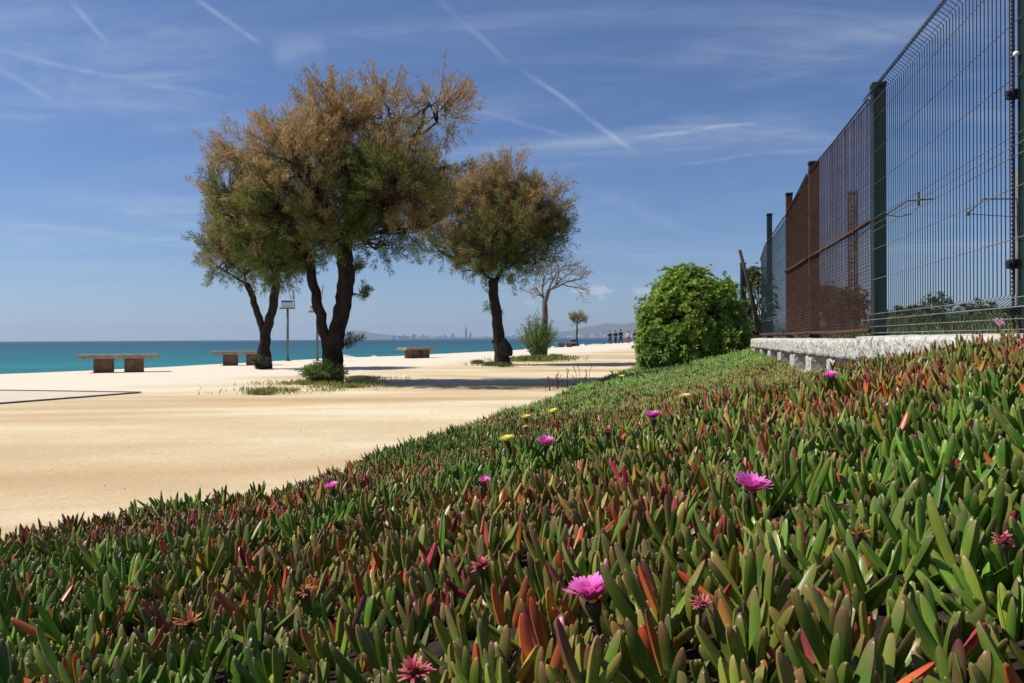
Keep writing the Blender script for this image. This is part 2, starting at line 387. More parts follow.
# low concrete slab on the left of the promenade, framed by a dark joint
M_slab = mat('pale_concrete_slab', (.54, .47, .37), .9, .15, col2=(.62, .55, .44), scale=3, bump=.004, bscale=40)
M_joint = mat('dark_joint', (.10, .07, .05), .9, .1, col2=(.2, .14, .1), scale=5)
A = pt(140, 393.0, CZ * F / (393.0 - hor(140))); B = pt(0, 404, CZ * F / (404 - hor(0))); C_ = pt(0, 391, CZ * F / (391 - hor(0)))
A.z = B.z = C_.z = 0
B2 = A + (B - A) * 1.9; C2 = A + (C_ - A) * 1.9
mb = MB(); d = Vector((0, 0, .012)); mb.add([A + d, B2 + d, C2 + d, A * 1, B2 * 1, C2 * 1], [(0, 2, 1), (0, 1, 4, 3), (1, 2, 5, 4), (2, 0, 3, 5)])
o = mb.build('paved_slab', M_slab); o['kind'] = 'structure'
mb = MB()
for P, Q, wd in ((A, B2, .05), (A, C2, .07)):
    t = (Q - P).normalized(); s = Vector((-t.y, t.x, 0)) * wd
    mb.add([P + s + Vector((0, 0, .018)), P - s + Vector((0, 0, .018)), Q - s + Vector((0, 0, .018)), Q + s + Vector((0, 0, .018))], [(0, 1, 2, 3)])
o = mb.build('slab_joint', M_joint); o['kind'] = 'structure'

# pale breakwater stones along the water's edge
M_rock = mat('pale_breakwater_stone', (.42, .39, .34), .9, .2, col2=(.66, .63, .57), scale=1.2, bump=.03, bscale=6)
def rocks():
    vs = []; fs = []
    seg = [(Vector(a), Vector(b)) for a, b in zip(SHORE[7:14], SHORE[8:14])]
    for a, b in seg:
        L_ = (b - a).length; nn = int(L_ * 2.3)
        for i in range(nn):
            p = a.lerp(b, random.random()); nrm = Vector((-(b - a).y, (b - a).x)).normalized()
            off = random.uniform(.1, 1.5); p = p + nrm * off; r = random.uniform(.2, .48)
            bm = bmesh.new(); bmesh.ops.create_icosphere(bm, subdivisions=1, radius=1)
            sx, sy, sz = random.uniform(.8, 1.4), random.uniform(.7, 1.2), random.uniform(.5, .8); rz = random.uniform(0, 6.3)
            c = Vector((p.x, p.y, -.22 - .25 * (off - .3) + random.uniform(-.1, .12)))
            k = len(vs)
            for v in bm.verts:
                q = v.co * (1 + random.uniform(-.2, .2)); q = Vector((q.x * sx * r, q.y * sy * r, q.z * sz * r)); q.rotate(Matrix.Rotation(rz, 3, 'Z')); vs.append(tuple(q + c))
            fs += [tuple(k + v.index for v in f.verts) for f in bm.faces]; bm.free()
    me = bpy.data.meshes.new('breakwater_stones'); me.from_pydata(vs, [], fs); o = link_mesh('breakwater_stones', me, M_rock)
    tag(o, 'pale broken stones heaped along the edge of the promenade above the sea', 'stones', kind='stuff')
rocks()
def pebbles():
    k = 1500; y = rng.uniform(2.5, 24, k); x = rng.uniform(-12, 4, k); ok = (x < edgeX(y) - .02) & (np.abs(x) < y * .8); x = x[ok]; y = y[ok]; vs = []; fs = []
    for a, b in zip(x, y):
        r = random.uniform(.003, .008) * (1.5 if random.random() < .08 else 1); q = len(vs)
        vs += [(a + r * random.uniform(.7, 1.3) * math.cos(t), b + r * math.sin(t), .002) for t in (0, 1.26, 2.5, 3.77, 5.0)] + [(a, b, r * .9)]
        fs += [(q + i, q + (i + 1) % 5, q + 5) for i in range(5)]
    me = bpy.data.meshes.new('pebbles'); me.from_pydata(vs, [], fs); o = link_mesh('pebbles', me, mat('pebble', (.38, .30, .20), .9, .2, col2=(.62, .53, .38), scale=9))
    tag(o, 'small loose stones scattered over the sandy promenade', 'pebbles', kind='stuff')
pebbles()

# ------------------------------------------------------------------ ice plant
def leaf_block(base, d0, bend, Lg, Wd, nrm, c_body, c_edge, c_tip, c_base, rings, m, reach):
    """base,d0,bend,nrm: (n,3).  returns V, quads, tris, C"""
    n = len(base)
    ts = np.array({7: [0, .16, .36, .58, .76, .89, .965], 4: [0, .3, .64, .90], 2: [0, .5]}[rings])
    prof = np.array({7: [.78, .90, 1.0, 1.02, .94, .70, .38], 4: [.7, 1.0, .92, .45], 2: [.75, 1.0]}[rings])
    if m == 9:   # three softly bulging faces with crisp edges between them
        sec = np.array([(-1, -.30), (0, -.62), (1, -.30), (1, -.24), (.80, .58), (.07, 1.12), (-.07, 1.12), (-.80, .58), (-1, -.24)]); edge = np.array([.8, .0, .8, .9, .1, .55, .55, .1, .9])
    elif m == 6: sec = np.array([(-1, -.34), (1, -.34), (1, -.30), (.06, .88), (-.06, .88), (-1, -.30)]); edge = np.array([.55, .55, .8, .45, .45, .8])
    elif m == 4: sec = np.array([(-1, -.2), (0, -.35), (1, -.2), (0, .85)]); edge = np.array([.8, .1, .8, .6])
    else: sec = np.array([(-1, -.25), (1, -.25), (0, .85)]); edge = np.array([.6, .6, .5])
    t = ts[None, :, None]; Lc = Lg[:, None, None]
    ctr = base[:, None, :] + d0[:, None, :] * Lc * t + bend[:, None, :] * Lc * (t ** 2)
    tip = base + d0 * Lg[:, None] + bend * Lg[:, None]
    tan = d0[:, None, :] + 2 * bend[:, None, :] * t; tan /= np.linalg.norm(tan, axis=2, keepdims=True)
    side = np.cross(tan, nrm[:, None, :]); side /= np.linalg.norm(side, axis=2, keepdims=True) + 1e-9
    nn = np.cross(side, tan)
    w = Wd[:, None, None, None] * prof[None, :, None, None]
    Vv = ctr[:, :, None, :] + side[:, :, None, :] * w * sec[None, None, :, 0:1] - nn[:, :, None, :] * w * sec[None, None, :, 1:2] * -1
    f_e = edge[None, None, :, None]; tt = ts[None, :, None, None]
    C = c_body[:, None, None, :] * (1 - f_e * .6) + c_edge[:, None, None, :] * f_e * .6
    rc = reach[:, None, None, None]; kt = np.clip((tt - rc) / (1 - rc), 0, 1) ** 1.25; C = C * (1 - kt) + c_tip[:, None, None, :] * kt
    kb = np.clip((.42 - tt) / .42, 0, 1); C = C * (1 - kb) + c_base[:, None, None, :] * kb
    C = np.broadcast_to(C, Vv.shape)
    per = rings * m + 1
    V = np.concatenate([Vv.reshape(n, rings * m, 3), tip[:, None, :]], axis=1).reshape(-1, 3)
    Cc = np.concatenate([C.reshape(n, rings * m, 3), c_tip[:, None, :]], axis=1).reshape(-1, 3)
    KS = [0, 1, 3, 4, 6, 7] if m == 9 else (range(0, m, 2) if m == 6 else range(m))
    q = []
    for r in range(rings - 1):
        for k in KS: q.append((r * m + k, r * m + (k + 1) % m, (r + 1) * m + (k + 1) % m, (r + 1) * m + k))
    q = np.array(q); tr = np.array([((rings - 1) * m + k, (rings - 1) * m + (k + 1) % m, rings * m) for k in KS])
    off = (np.arange(n) * per)[:, None, None]
    return V, (q[None] + off).reshape(-1, 4), (tr[None] + off).reshape(-1, 3), Cc
G_ = np.array
def ice_plant():
    Vs, Qs, Ts, Cs = [], [], [], []; base_i = 0
    zones = [(.25, 2.3, .046, 7, 9, 1.02, 8), (2.3, 6.0, .055, 4, 9, 1.05, 8), (6.0, 12.0, .075, 2, 3, 1.25, 7), (12.0, 25.5, .10, 2, 3, 1.5, 7)]
    for y0, y1, sp, rings, m, lsc, npr in zones:
        ys = np.arange(y0, y1, sp); P = []
        for y in ys:
            xs = np.arange(edgeX(y) - .1, wallX(y) + .03, sp); P.append(np.stack([xs, np.full(len(xs), y)], 1))
        P = np.concatenate(P); P += rng.uniform(-.5, .5, P.shape) * sp * 1.1
        # keep what the lens or a step aside could see
        keep = (np.abs(P[:, 0]) < P[:, 1] * .80 + .55) & (P[:, 0] < wallX(P[:, 1]))
        P = P[keep]; z, t, s = ztop(P[:, 0], P[:, 1]); ok = s > .01; P, z, t, s = P[ok], z[ok], t[ok], s[ok]
        n = len(P)
        patch = fbm(P[:, 0], P[:, 1], .30, 7); patch2 = fbm(P[:, 0], P[:, 1], .9, 4); tuft = fbm(P[:, 0], P[:, 1], .12, 9)
        red = 1 / (1 + np.exp(-(patch * 2.4 + patch2 * 1.5 + (t - .50) * 2.6 - .45))) ; red = np.clip(red * 1.1, 0, 1) * np.clip((11 - P[:, 1]) / 5, .2, 1) * np.clip(.50 + (P[:, 1] - .9) * .45, .50, 1)
        tilt = rng.normal(0, .27, (n, 2)); tilt[:, 0] -= .10
        edge_t = np.clip(1 - s / .35, 0, 1); tilt[:, 0] -= .25 * edge_t
        ax = np.stack([tilt[:, 0], tilt[:, 1], np.ones(n)], 1); ax /= np.linalg.norm(ax, axis=1, keepdims=True)
        phi = rng.uniform(0, 6.28, n); hsh = rng.uniform(-.042, .022, n) + .016 * tuft - .010 * np.clip(fbm(P[:, 0], P[:, 1], .07, 21), 0, 2)
        shoot_l = rng.uniform(.72, 1.22, n) * (1 + .16 * np.clip(fbm(P[:, 0], P[:, 1], .09, 31), -1, 1.3)); dead = rng.random(n) < (.05 + .15 * red)
        lum_s = rng.uniform(.62, 1.42, n); brn = np.clip(fbm(P[:, 0], P[:, 1], .22, 17) * .8 + rng.normal(0, .35, n), 0, 1)
        for k in range(npr):
            pair = k // 2; ang = phi + (k % 2) * math.pi + pair * 1.45 + rng.normal(0, .22, n)
            spread = [.14, .40, .72, 1.02][min(pair, 3)] + rng.normal(0, .15, n)
            Lg = [.048, .066, .072, .060][min(pair, 3)] * shoot_l * rng.uniform(.8, 1.18, n) * lsc * 1.05
            if rings == 2: Lg = Lg * .9
            out = np.stack([np.cos(ang), np.sin(ang), np.zeros(n)], 1)
            d0 = ax * np.cos(spread)[:, None] + out * np.sin(spread)[:, None]; d0 /= np.linalg.norm(d0, axis=1, keepdims=True)
            bend = np.array([0, 0, 1.]) * rng.uniform(.05, .40, n)[:, None] * np.sin(spread)[:, None] - out * (rng.uniform(-.05, .22, n) * np.sin(spread))[:, None]
            b = np.stack([P[:, 0], P[:, 1], z - .064 * lsc ** .5 + hsh - .010 * pair], 1) + out * .004
            Wd = rng.uniform(.0046, .0076, n) * lsc * (1.12 if rings < 7 else 1.0) * (.8 if pair == 0 else 1)
            g = rng.random(n)[:, None]; gl = lum_s[:, None] * rng.uniform(.8, 1.2, n)[:, None]
            body = (G_([.045, .165, .012]) * (1 - g) + G_([.165, .320, .036]) * g) * gl
            yel = (rng.random(n) < .16)[:, None]; body = np.where(yel, G_([.24, .33, .04]) * gl, body)
            purple = G_([.17, .055, .070]); rd = np.clip(red[:, None] * rng.uniform(.2, 1.3, n)[:, None], 0, 1)
            rd = rd ** 1.15; bm_ = (brn * (.25 + .75 * red))[:, None]; body = body * (1 - .30 * bm_) + G_([.40, .32, .04]) * gl * .30 * bm_; body = body * (1 - .16 * rd) + G_([.50, .12, .05]) * gl * (.16 * rd); reach = np.clip(.74 - .62 * rd[:, 0] * rng.uniform(.4, 1.2, n), .12, .8)
            edge = body * .35 + purple * 1.2 * .65 * gl; edge = body * (1 - .20 - .75 * rd) + edge * (.20 + .75 * rd)
            warm = (rng.random(n) < .35)[:, None]; tipc = body * (.58 - .38 * rd) + (np.where(warm, G_([.62, .20, .06]), G_([.46, .075, .10])) * rd + np.where((rng.random(n) < .5)[:, None], G_([.34, .075, .12]), G_([.20, .10, .07])) * (1 - rd)) * (.42 + .38 * rd)
            basec = body * .6 + G_([.50, .56, .10]) * .42
            # senescent leaves
            q = rng.random(n); pz = .022 + .19 * red + .06 * dead
            mk = (q < pz)[:, None]; oc = np.where((rng.random(n) < .55)[:, None], G_([.75, .20, .06]), np.where((rng.random(n) < .5)[:, None], G_([.62, .42, .06]), G_([.55, .08, .10])))
            oc = oc * rng.uniform(.6, 1.15, n)[:, None]
            body = np.where(mk, oc, body); edge = np.where(mk, oc * .7, edge); reach = np.where(mk[:, 0], rng.uniform(.25, .8, n), reach); tipc = np.where(mk, oc * np.where((rng.random(n) < .6)[:, None], G_([.75, .32, .6]), G_([.45, .45, .6])), tipc); basec = np.where(mk, G_([.42, .44, .08]) * (.5 + .5 * g), basec)
            mr_ = ((q > pz) & (q < pz + .10 * red))[:, None]; wine = G_([.20, .035, .05]) * gl
            body = np.where(mr_, wine * .6 + body * .4, body); edge = np.where(mr_, wine * .8, edge); tipc = np.where(mr_, wine, tipc)
            # paler yellow-green growth in front of the bush
            yg = (np.exp(-((P[:, 1] - 12.5) / 3.4) ** 2) * np.clip(fbm(P[:, 0], P[:, 1], .8, 12) * .9 + .85, 0, 1))[:, None]
            pale = G_([.16, .29, .05]) * gl; body = body * (1 - yg) + pale * yg; edge = edge * (1 - yg) + pale * yg; tipc = tipc * (1 - yg) + pale * yg
            V, Q, T, C = leaf_block(b, d0, bend, Lg, Wd, out, body, edge, tipc, basec, rings, m, reach)
            Vs.append(V); Qs.append(Q + base_i); Ts.append(T + base_i); Cs.append(C); base_i += len(V)
    # curled scraps of dead orange-brown leaves and capsules lying among the shoots
    V = np.concatenate(Vs); C = np.clip(np.concatenate(Cs), .002, 1)
    print('ice plant verts', len(V))
    o = np_mesh('ice_plant', V, [np.concatenate(Qs), np.concatenate(Ts)], C, M_leaf, smooth=True)
    tag(o, 'dense carpet of fleshy green and purple ice plant covering the bank', 'ice plant', kind='stuff')
ice_plant()

# ------------------------------------------------------------------ concrete wall with openings
def rough_box(mb, p0, p1, thick, z0, z1, amp=.010, step=.05, off=0):
    """a box running along p0->p1 (2d), front face displaced; thick goes to the right"""
    p0 = Vector((p0[0], p0[1], 0)); p1 = Vector((p1[0], p1[1], 0)); t = (p1 - p0); L_ = t.length; t.normalize(); nr = Vector((t.y, -t.x, 0))
    nL = max(2, int(L_ / step)); nz = max(2, int((z1 - z0) / .03)); nt = 3
    ring = [(0, z0 + (z1 - z0) * i / nz) for i in range(nz + 1)] + [(thick * j / nt, z1) for j in range(1, nt + 1)] + [(thick, z0)]
    vs = []; fs = []; m = len(ring)
    for i in range(nL + 1):
        for (o_, z) in ring:
            p = p0 + t * (L_ * i / nL) + nr * (o_ + off); p.z = z
            nv = noise.noise(p * 9) + .7 * noise.noise(p * 23)
            nx = noise.noise(p * 7 + Vector((9, 3, 1))) + .6 * noise.noise(p * 31)
            if o_ < thick * .9: p += -nr * amp * nv; p.z += amp * .5 * nx
            if o_ == 0 and z == z1: p += nr * .012; p.z -= .008
            vs.append(p)
    for i in range(nL):
        for k in range(m):
            k2 = (k + 1) % m; fs.append((i * m + k, (i + 1) * m + k, (i + 1) * m + k2, i * m + k2))
    fs.append(tuple(range(m))); fs.append(tuple(nL * m + k for k in range(m - 1, -1, -1)))
    mb.add(vs, fs)
def wall_section(name, label, ya, yb, ztop_, bays, off):
    root = empty(name, (wallX((ya + yb) / 2), (ya + yb) / 2, 0), label, 'wall')
    P = lambda y, o=0: (wallX(y) + off + o, y)
    mb = MB(); rough_box(mb, P(ya), P(yb), .36, ztop_ - .17, ztop_, .018); mb.build('top_beam', M_conc, root, True)
    mb = MB(); rough_box(mb, P(ya), P(yb), .36, .0, ztop_ - .36, .008); mb.build('base_course', M_conc, root, True)
    mb = MB(); rough_box(mb, P(ya), P(yb), .11, ztop_ - .37, ztop_ - .16, .004, .1, .24); mb.build('recessed_panel', M_conc_in, root, True)
    prev = ya
    for a, b in bays + [(yb, yb)]:
        if a - prev > .03:
            mb = MB(); rough_box(mb, P(prev, .01), P(a, .01), .25, ztop_ - .362, ztop_ - .168, .003, .04); mb.build('pillar', M_conc, root)
        prev = b
    return root
wall_section('concrete_wall', 'thick rough grey concrete wall block nearest the camera under the green mesh fence', -2.2, 5.68, .806, [(-2.0 + 1.0 * i, -1.15 + 1.0 * i) for i in range(7)] + [(5.0, 5.56)], -.03)
wall_section('concrete_wall', 'thinner farther concrete wall with square openings under the rusty fence panels', 5.69, 14.2, .782, [(5.83, 6.66), (7.0, 7.8), (8.15, 8.95), (9.3, 10.1), (10.45, 11.25), (11.6, 12.4), (12.75, 13.6)], 0)

# ------------------------------------------------------------------ fence
FZ = .80
fence = empty('mesh_fence', (fenceX(6.2), 6.2, FZ), 'tall rusting wire mesh fence with green posts standing on the concrete wall', 'fence')
PY = [.9, 3.56, 6.18, 9.05, 10.95, 13.2]
def fp(y, off=0, z=0):
    t = Vector((.213, 1, 0)).normalized(); nr = Vector((-t.y, t.x, 0))   # towards the promenade
    return Vector((fenceX(y), y, FZ + z)) + nr * off
def wire_panel(ya, yb, H, zs, folds, sp, rv, rh, mv, mh, base=.02, folddepth=.055, hook=True, label=None, jit=0, slope=1.0):
    _fp = fp
    def fpz(y, off=0, z=0): return _fp(y, off, z * (1 + (slope - 1) * (y - ya) / (yb - ya)))
    HW = {.13: .065, .90: .045, 1.92: .06}; DP = {.13: .085, .90: .035, 1.92: .07}
    def prof(z):
        for f in folds:
            if abs(z - f) < HW[f]: return DP[f] * (1 - abs(z - f) / HW[f])
        return 0
    zz = sorted(set([base] + [q for f in folds for q in (f - HW[f], f, f + HW[f])] + [H]))
    zz = [q for q in zz if base <= q <= H]
    L_ = (yb - ya); n = int(L_ * 1.022 / sp); up = MB()
    for i in range(n + 1):
        y = ya + L_ * i / n; j = random.uniform(-jit, jit)
        up.tube([fpz(y + j * (q / H), prof(q), q) for q in zz], rv, 4, cap=False)
    cross = MB()
    for z in zs:
        m = 8; cross.tube([fpz(ya + L_ * i / m, prof(z) + rv + rh, z + random.uniform(-1, 1) * jit * .6) for i in range(m + 1)], rh, 4, cap=False)
    a = up.build('upright_wires', mv, fence); c = cross.build('cross_wires', mh, fence)
    if label: a['label'] = label
FO = [.13, 1.92]; ZS = [.03, .08, .13, .18, .46, .70, .85, .90, .95, 1.22, 1.48, 1.74, 1.87, 1.92, 1.97]
wire_panel(PY[0], PY[1], 2.0, ZS, FO, .05, .0026, .0026, M_green_wire, M_pale_wire)
wire_panel(PY[1], PY[2], 2.02, ZS, FO, .05, .0026, .0026, M_green_wire, M_pale_wire, label='dark green upright wires folded into a ridge near the foot')
# dense rusty panels
for ya, yb, sp, ma, mb_, rr, H, sl_ in ((PY[2] + .06, PY[3] - .05, .028, M_rust, M_rust, .0022, 1.95, 1.0), (PY[3] + .06, PY[4] - .04, .030, M_rust, M_rust, .0040, 1.95, .885)):
    wire_panel(ya, yb, H, list(np.arange(.06, H, sp * 1.1)), [], sp, rr, rr * .9, ma, mb_, base=.05, jit=.010, label='dense rust brown mesh', slope=sl_)
    for z, r in ((.05, .020), (.94, .018), (H, .009)):
        b = MB(); z2 = z * sl_ if z > 1 else z; b.tube([fp(ya, .02, z), fp((ya + yb) / 2, .02, (z + z2) / 2 - .01), fp(yb, .02, z2)], r, 6); b.build('rail', M_rust, fence, True)
wire_panel(PY[4] + .04, PY[5], 1.72, [.05, .3, .34, .6, .85, .9, 1.15, 1.4, 1.65], [], .06, .0030, .004, M_green_wire, M_pale_wire, slope=.93)
wire_panel(PY[5], 14.05, 1.60, [.05, .3, .6, .85, 1.15, 1.4, 1.58], [], .06, .0030, .005, M_green_wire, M_pale_wire, slope=.88)
b = MB(); b.tube([fp(PY[4] + .04, .02, .05), fp(14.05, .02, .05)], .022, 6); b.build('rail', M_rust, fence)
b = MB(); b.tube([fp(PY[4] + .04, .02, 1.73), fp(PY[5], .02, 1.61), fp(14.0, .02, 1.42)], .012, 6); b.build('rail', M_rust, fence)
def post(y, H, w, m, label, cap=True, rusty=False):
    t = math.atan2(-.213, 1)
    Mr = Matrix.Rotation(t, 3, 'Z'); b = MB(); c = fp(y, -.045, H / 2 - .02); b.box(c, (w, w, H + .0), Mr, .004)
    b.box(fp(y, -.045, .006), (w + .05, w + .05, .012), Mr)
    o = b.build('post', m, fence, label=label)
    if cap:
        b = MB(); b.box(fp(y, -.045, H + .005), (w + .012, w + .012, .035), Mr, .006); k = b.build('post_cap', M_black, o)
        k.matrix_parent_inverse = Matrix.Identity(4); k.parent = o
        k.matrix_parent_inverse = Matrix.Identity(4)
    return o
def sub(o, parent):
    o.parent = parent; o.matrix_parent_inverse = Matrix.Identity(4); return o
p0 = post(PY[1], 2.6, .075, M_green_post, 'dark green post at the right edge with clamps and a rusty strip')
post(PY[0], 2.3, .07, M_green_post, None)
post(PY[2], 2.03, .095, M_green_post, 'broad dark green post between the green and the rusty mesh')
post(PY[3], 2.06, .10, M_post_rust, 'rust covered post between the two brown mesh panels')
post(PY[4], 2.05, .085, M_rust, 'rusty post with a green tip')
post(PY[5], 2.12, .085, M_green_post, 'slender green post rising above the mesh')
post(17.0, 1.95, .09, M_green_post, 'far green post beyond the leaning one') if False else None
# leaning end post
b = MB(); e0 = fp(14.1, 0, -.01); e1 = pt(740, 250, 14.1); b.tube([e0, e0.lerp(e1, .5) + Vector((.015, 0, 0)), e1], [.034, .032, .030], 8, jit=.06); b.build('post', M_twig, fence, True, label='leaning rusty end post')
# clamps, bolt and rusty strip on the near post
strip = MB()
for i in range(120):
    z = .02 + i * .0208; strip.tube([fp(PY[1] + .047, .012, z), fp(PY[1] + .047, .012, z + .011)], .0045, 5)
strip.tube([fp(PY[1] + .047, .006, 0), fp(PY[1] + .047, .006, 2.5)], .005, 5); sub(strip.build('rusty_strip', M_rust, None), p0)
for z in (.34, .12, 1.14):
    c = MB(); q = fp(PY[1] + .03, .012, z); c.box(q, (.045, .05, .045), None, .008); c.tube([q, q + Vector((-.045, -.02, 0))], .012, 8); sub(c.build('clamp', M_black, None), p0)
c = MB(); q = fp(PY[1] - .0, .012, 1.32); c.lathe(q, [(0, -.012), (.010, -.010), (.014, 0), (.010, .010), (0, .012)], 10); sub(c.build('bolt', M_boltwhite, None, True), p0)
# short green post standing past the fence's corner
b = MB(); g0 = Vector((5.05, 16.6, 0)); b.box((g0.x, g0.y, 1.2), (.10, .10, 2.4), None, .006); b.box((g0.x, g0.y, 2.41), (.12, .12, .03), None, .006)
o = b.build('green_post', M_green_post); tag(o, 'dark green square post seen just behind the leaning end post of the fence', 'post')

# ------------------------------------------------------------------ foliage generators
def blades_np(base, d, Lg, Wd, cols, name, m, parent, roll=None):
    """diamond blades: base,(n,3) dir,(n,3)"""
    n = len(base); d = d / (np.linalg.norm(d, axis=1, keepdims=True) + 1e-9)
    rnd = rng.normal(0, 1, (n, 3)); s = np.cross(d, rnd); s /= np.linalg.norm(s, axis=1, keepdims=True) + 1e-9
    mid = base + d * (Lg * .5)[:, None]; tip = base + d * Lg[:, None]; w = Wd[:, None] * .5
    V = np.stack([base, mid + s * w, tip, mid - s * w], 1).reshape(-1, 3)
    Q = (np.arange(n) * 4)[:, None] + np.arange(4)[None]
    C = np.repeat(np.clip(cols, .002, 1), 4, axis=0)
    return np_mesh(name, V, [Q], C, m, parent)
def rdir(n): 
    v = rng.normal(0, 1, (n, 3)); return v / np.linalg.norm(v, axis=1, keepdims=True)
def curve_pts(a, b, n=6, sag=.1, jit=.05):
    a = Vector(a); b = Vector(b); L_ = (b - a).length; off = Vector((random.uniform(-1, 1), random.uniform(-1, 1), random.uniform(.0, 1))) * sag * L_; pts = []
    for i in range(n + 1):
        t = i / n; p = a.lerp(b, t) + off * math.sin(math.pi * t) * 1.0
        if 0 < i < n: p += Vector([random.uniform(-jit, jit) * L_ for _ in range(3)])
        pts.append(p)
    return pts
BROWN = G_([.38, .22, .10]); TAN = G_([.52, .39, .19]); GREEN = G_([.14, .20, .042]); DGREEN = G_([.055, .085, .022])
def tamarisk(name, label, D, trunks, lobes, nplume, nblade, sprigs=(), bsc=1.0, plume_len=.42, browning=1.0):
    """trunks: list of [(px,py,r,dD)...] ; lobes: (px,py,rpx,dD,sparse,brown)"""
    base = pt(trunks[0][0][0], trunks[0][0][1], D); base.z = 0
    root = empty(name, base, label, 'tree')
    ends = []
    for i, T in enumerate(trunks):
        P = [pt(a, b_, D + dd) for a, b_, r, dd in T]; rr = [r for _, _, r, _ in T]
        if i == 0: P[0].z = min(P[0].z, -.05)
        # refine
        PP = []; RR = []
        for k in range(len(P) - 1):
            for q in range(4):
                t = q / 4; PP.append(P[k].lerp(P[k + 1], t) + Vector((random.uniform(-.02, .02), random.uniform(-.02, .02), 0)) * (k > 0)); RR.append(rr[k] * (1 - t) + rr[k + 1] * t)
        PP.append(P[-1]); RR.append(rr[-1])
        m = MB(); m.tube(PP, RR, 12, jit=.09); m.build('trunk', M_bark, root, True)
        ends.append((PP, RR))
    limb = MB(); twig = MB(); pb = []; pd = []; pc = []; pl = []
    vols = np.array([l[2] ** 3 * (1 - .45 * l[4]) for l in lobes]) ; vols = vols ** .72; vols /= vols.sum()
    for li, (px, py, rp, dd, sparse, brown) in enumerate(lobes):
        c = pt(px, py, D + dd); r = rp / F * D
        best = min(((PP[k], RR[k]) for PP, RR in ends for k in range(int(len(PP) * .55), len(PP))), key=lambda e: (e[0] - c).length - e[0].z * .25)
        start = best[0]; low = c + Vector((0, 0, -r * .35))
        cp = curve_pts(start, low, 6, .08, .03); limb.tube(cp, [best[1] * .40 * (1 - .60 * i / 6) for i in range(7)], 8, jit=.08)
        n_br = 5
        hubs = []
        for _ in range(n_br):
            v = Vector(rdir(1)[0]); v.z = abs(v.z) * .8 - .15; h = low + v * r * .62 + Vector((0, 0, r * .1)); h_pts = curve_pts(low if _ % 2 else cp[4], h, 5, .12, .05)
            limb.tube(h_pts, [.030 * (1 - .13 * i) * (D / 14) ** .3 for i in range(6)], 5); hubs.append(h)
        n = int(nplume * vols[li])
        for _ in range(n):
            v = Vector(rdir(1)[0]); rad = r * (random.random() ** .42) * .86
            v.z = v.z if v.z > -.55 else v.z * .7
            q = c + Vector((v.x * rad * 1.0, v.y * rad * 1.15, v.z * rad * .88))
            # gaps
            if noise.noise(q * (1.5 if r > .5 else 3) + Vector((li, 0, 0))) < -.04 and random.random() < .88: continue
            up = Vector((0, 0, .75)); dirv = ((q - c).normalized() * .75 + up * random.uniform(.25, 1.2) + Vector(rdir(1)[0]) * .4)
            if q.z < c.z - r * .3: dirv = (q - c).normalized() + Vector((0, 0, random.uniform(-.5, .4))) + Vector(rdir(1)[0]) * .5
            dirv.normalize(); hb = min(hubs, key=lambda h: (h - q).length)
            if random.random() < .55:
                twig.tube(curve_pts(hb, q, 3, .08, .05), [.011, .008, .006, .004], 3, cap=False)
            L_ = plume_len * random.uniform(.6, 1.25)
            if random.random() < .8: twig.tube([q, q + dirv * L_ * .5, q + dirv * L_ * (1.15 if sparse > .4 else .85) + Vector((0, 0, .02))], [.005, .0035, .002], 3, cap=False)
            hz = (q.z - c.z) / r; outer = (q - c).length / r
            bq = brown * browning - .05 + .42 * hz + .55 * noise.noise(q * 1.3 + Vector((5, 1, 2))) * 1.8 + .3 * noise.noise(q * 4.1) + .18 * (outer - .6) + random.uniform(-.14, .14)
            pb.append(q); pd.append(dirv); pl.append(L_); pc.append((bq, sparse))
    for (px, py, dd, L_, bq) in sprigs:
        for _ in range(7):
            q = pt(px + random.uniform(-3, 3), py + random.uniform(-3, 3), D + dd); dirv = Vector((random.uniform(-.4, 1) * (1 if px > 300 else -1), random.uniform(-.5, .5), random.uniform(-.1, .9))).normalized()
            near = min((p for PP, _ in ends for p in PP), key=lambda p: (p - q).length); twig.tube([near, q, q + dirv * L_ * .8], [.008, .005, .002], 3, cap=False)
            pb.append(q); pd.append(dirv); pl.append(L_ * random.uniform(.6, 1)); pc.append((bq, .3))
    limb.build('limbs', M_bark, root, True); twig.build('twigs', M_twig, root)
    pb = np.array([tuple(v) for v in pb]); pd = np.array([tuple(v) for v in pd]); pl = np.array(pl); bq = np.array([a for a, _ in pc]); spz = np.array([a for _, a in pc])
    n = len(pb); idx = np.repeat(np.arange(n), nblade); kill = rng.random(len(idx)) < spz[idx] * .72; idx = idx[~kill]
    k = len(idx); t = rng.random(k) ** .8; ax = pd[idx]; out = rdir(k)
    lat = out - ax * (out * ax).sum(1, keepdims=True)
    bpos = pb[idx] + ax * (t * pl[idx])[:, None] + lat * (rng.random(k) ** .7 * .070 * bsc * (1.15 - .6 * t))[:, None]
    d = ax + .75 * out
    f = np.clip(.5 + (bq[idx] + rng.normal(0, .24, k) + .15 * (t - .5)) * 1.2, 0, 1)[:, None]; g = rng.random(k)[:, None]
    br = BROWN * (1 - g) + TAN * g; gr = DGREEN * (1 - g) + GREEN * 1.15 * g
    col = (gr * (1 - f) + br * f) * rng.uniform(.7, 1.3, k)[:, None]
    Lg = rng.uniform(.05, .12, k) * bsc; Wd = rng.uniform(.007, .014, k) * bsc
    blades_np(bpos, d, Lg, Wd, col, 'crown', M_fol, root)
    return root

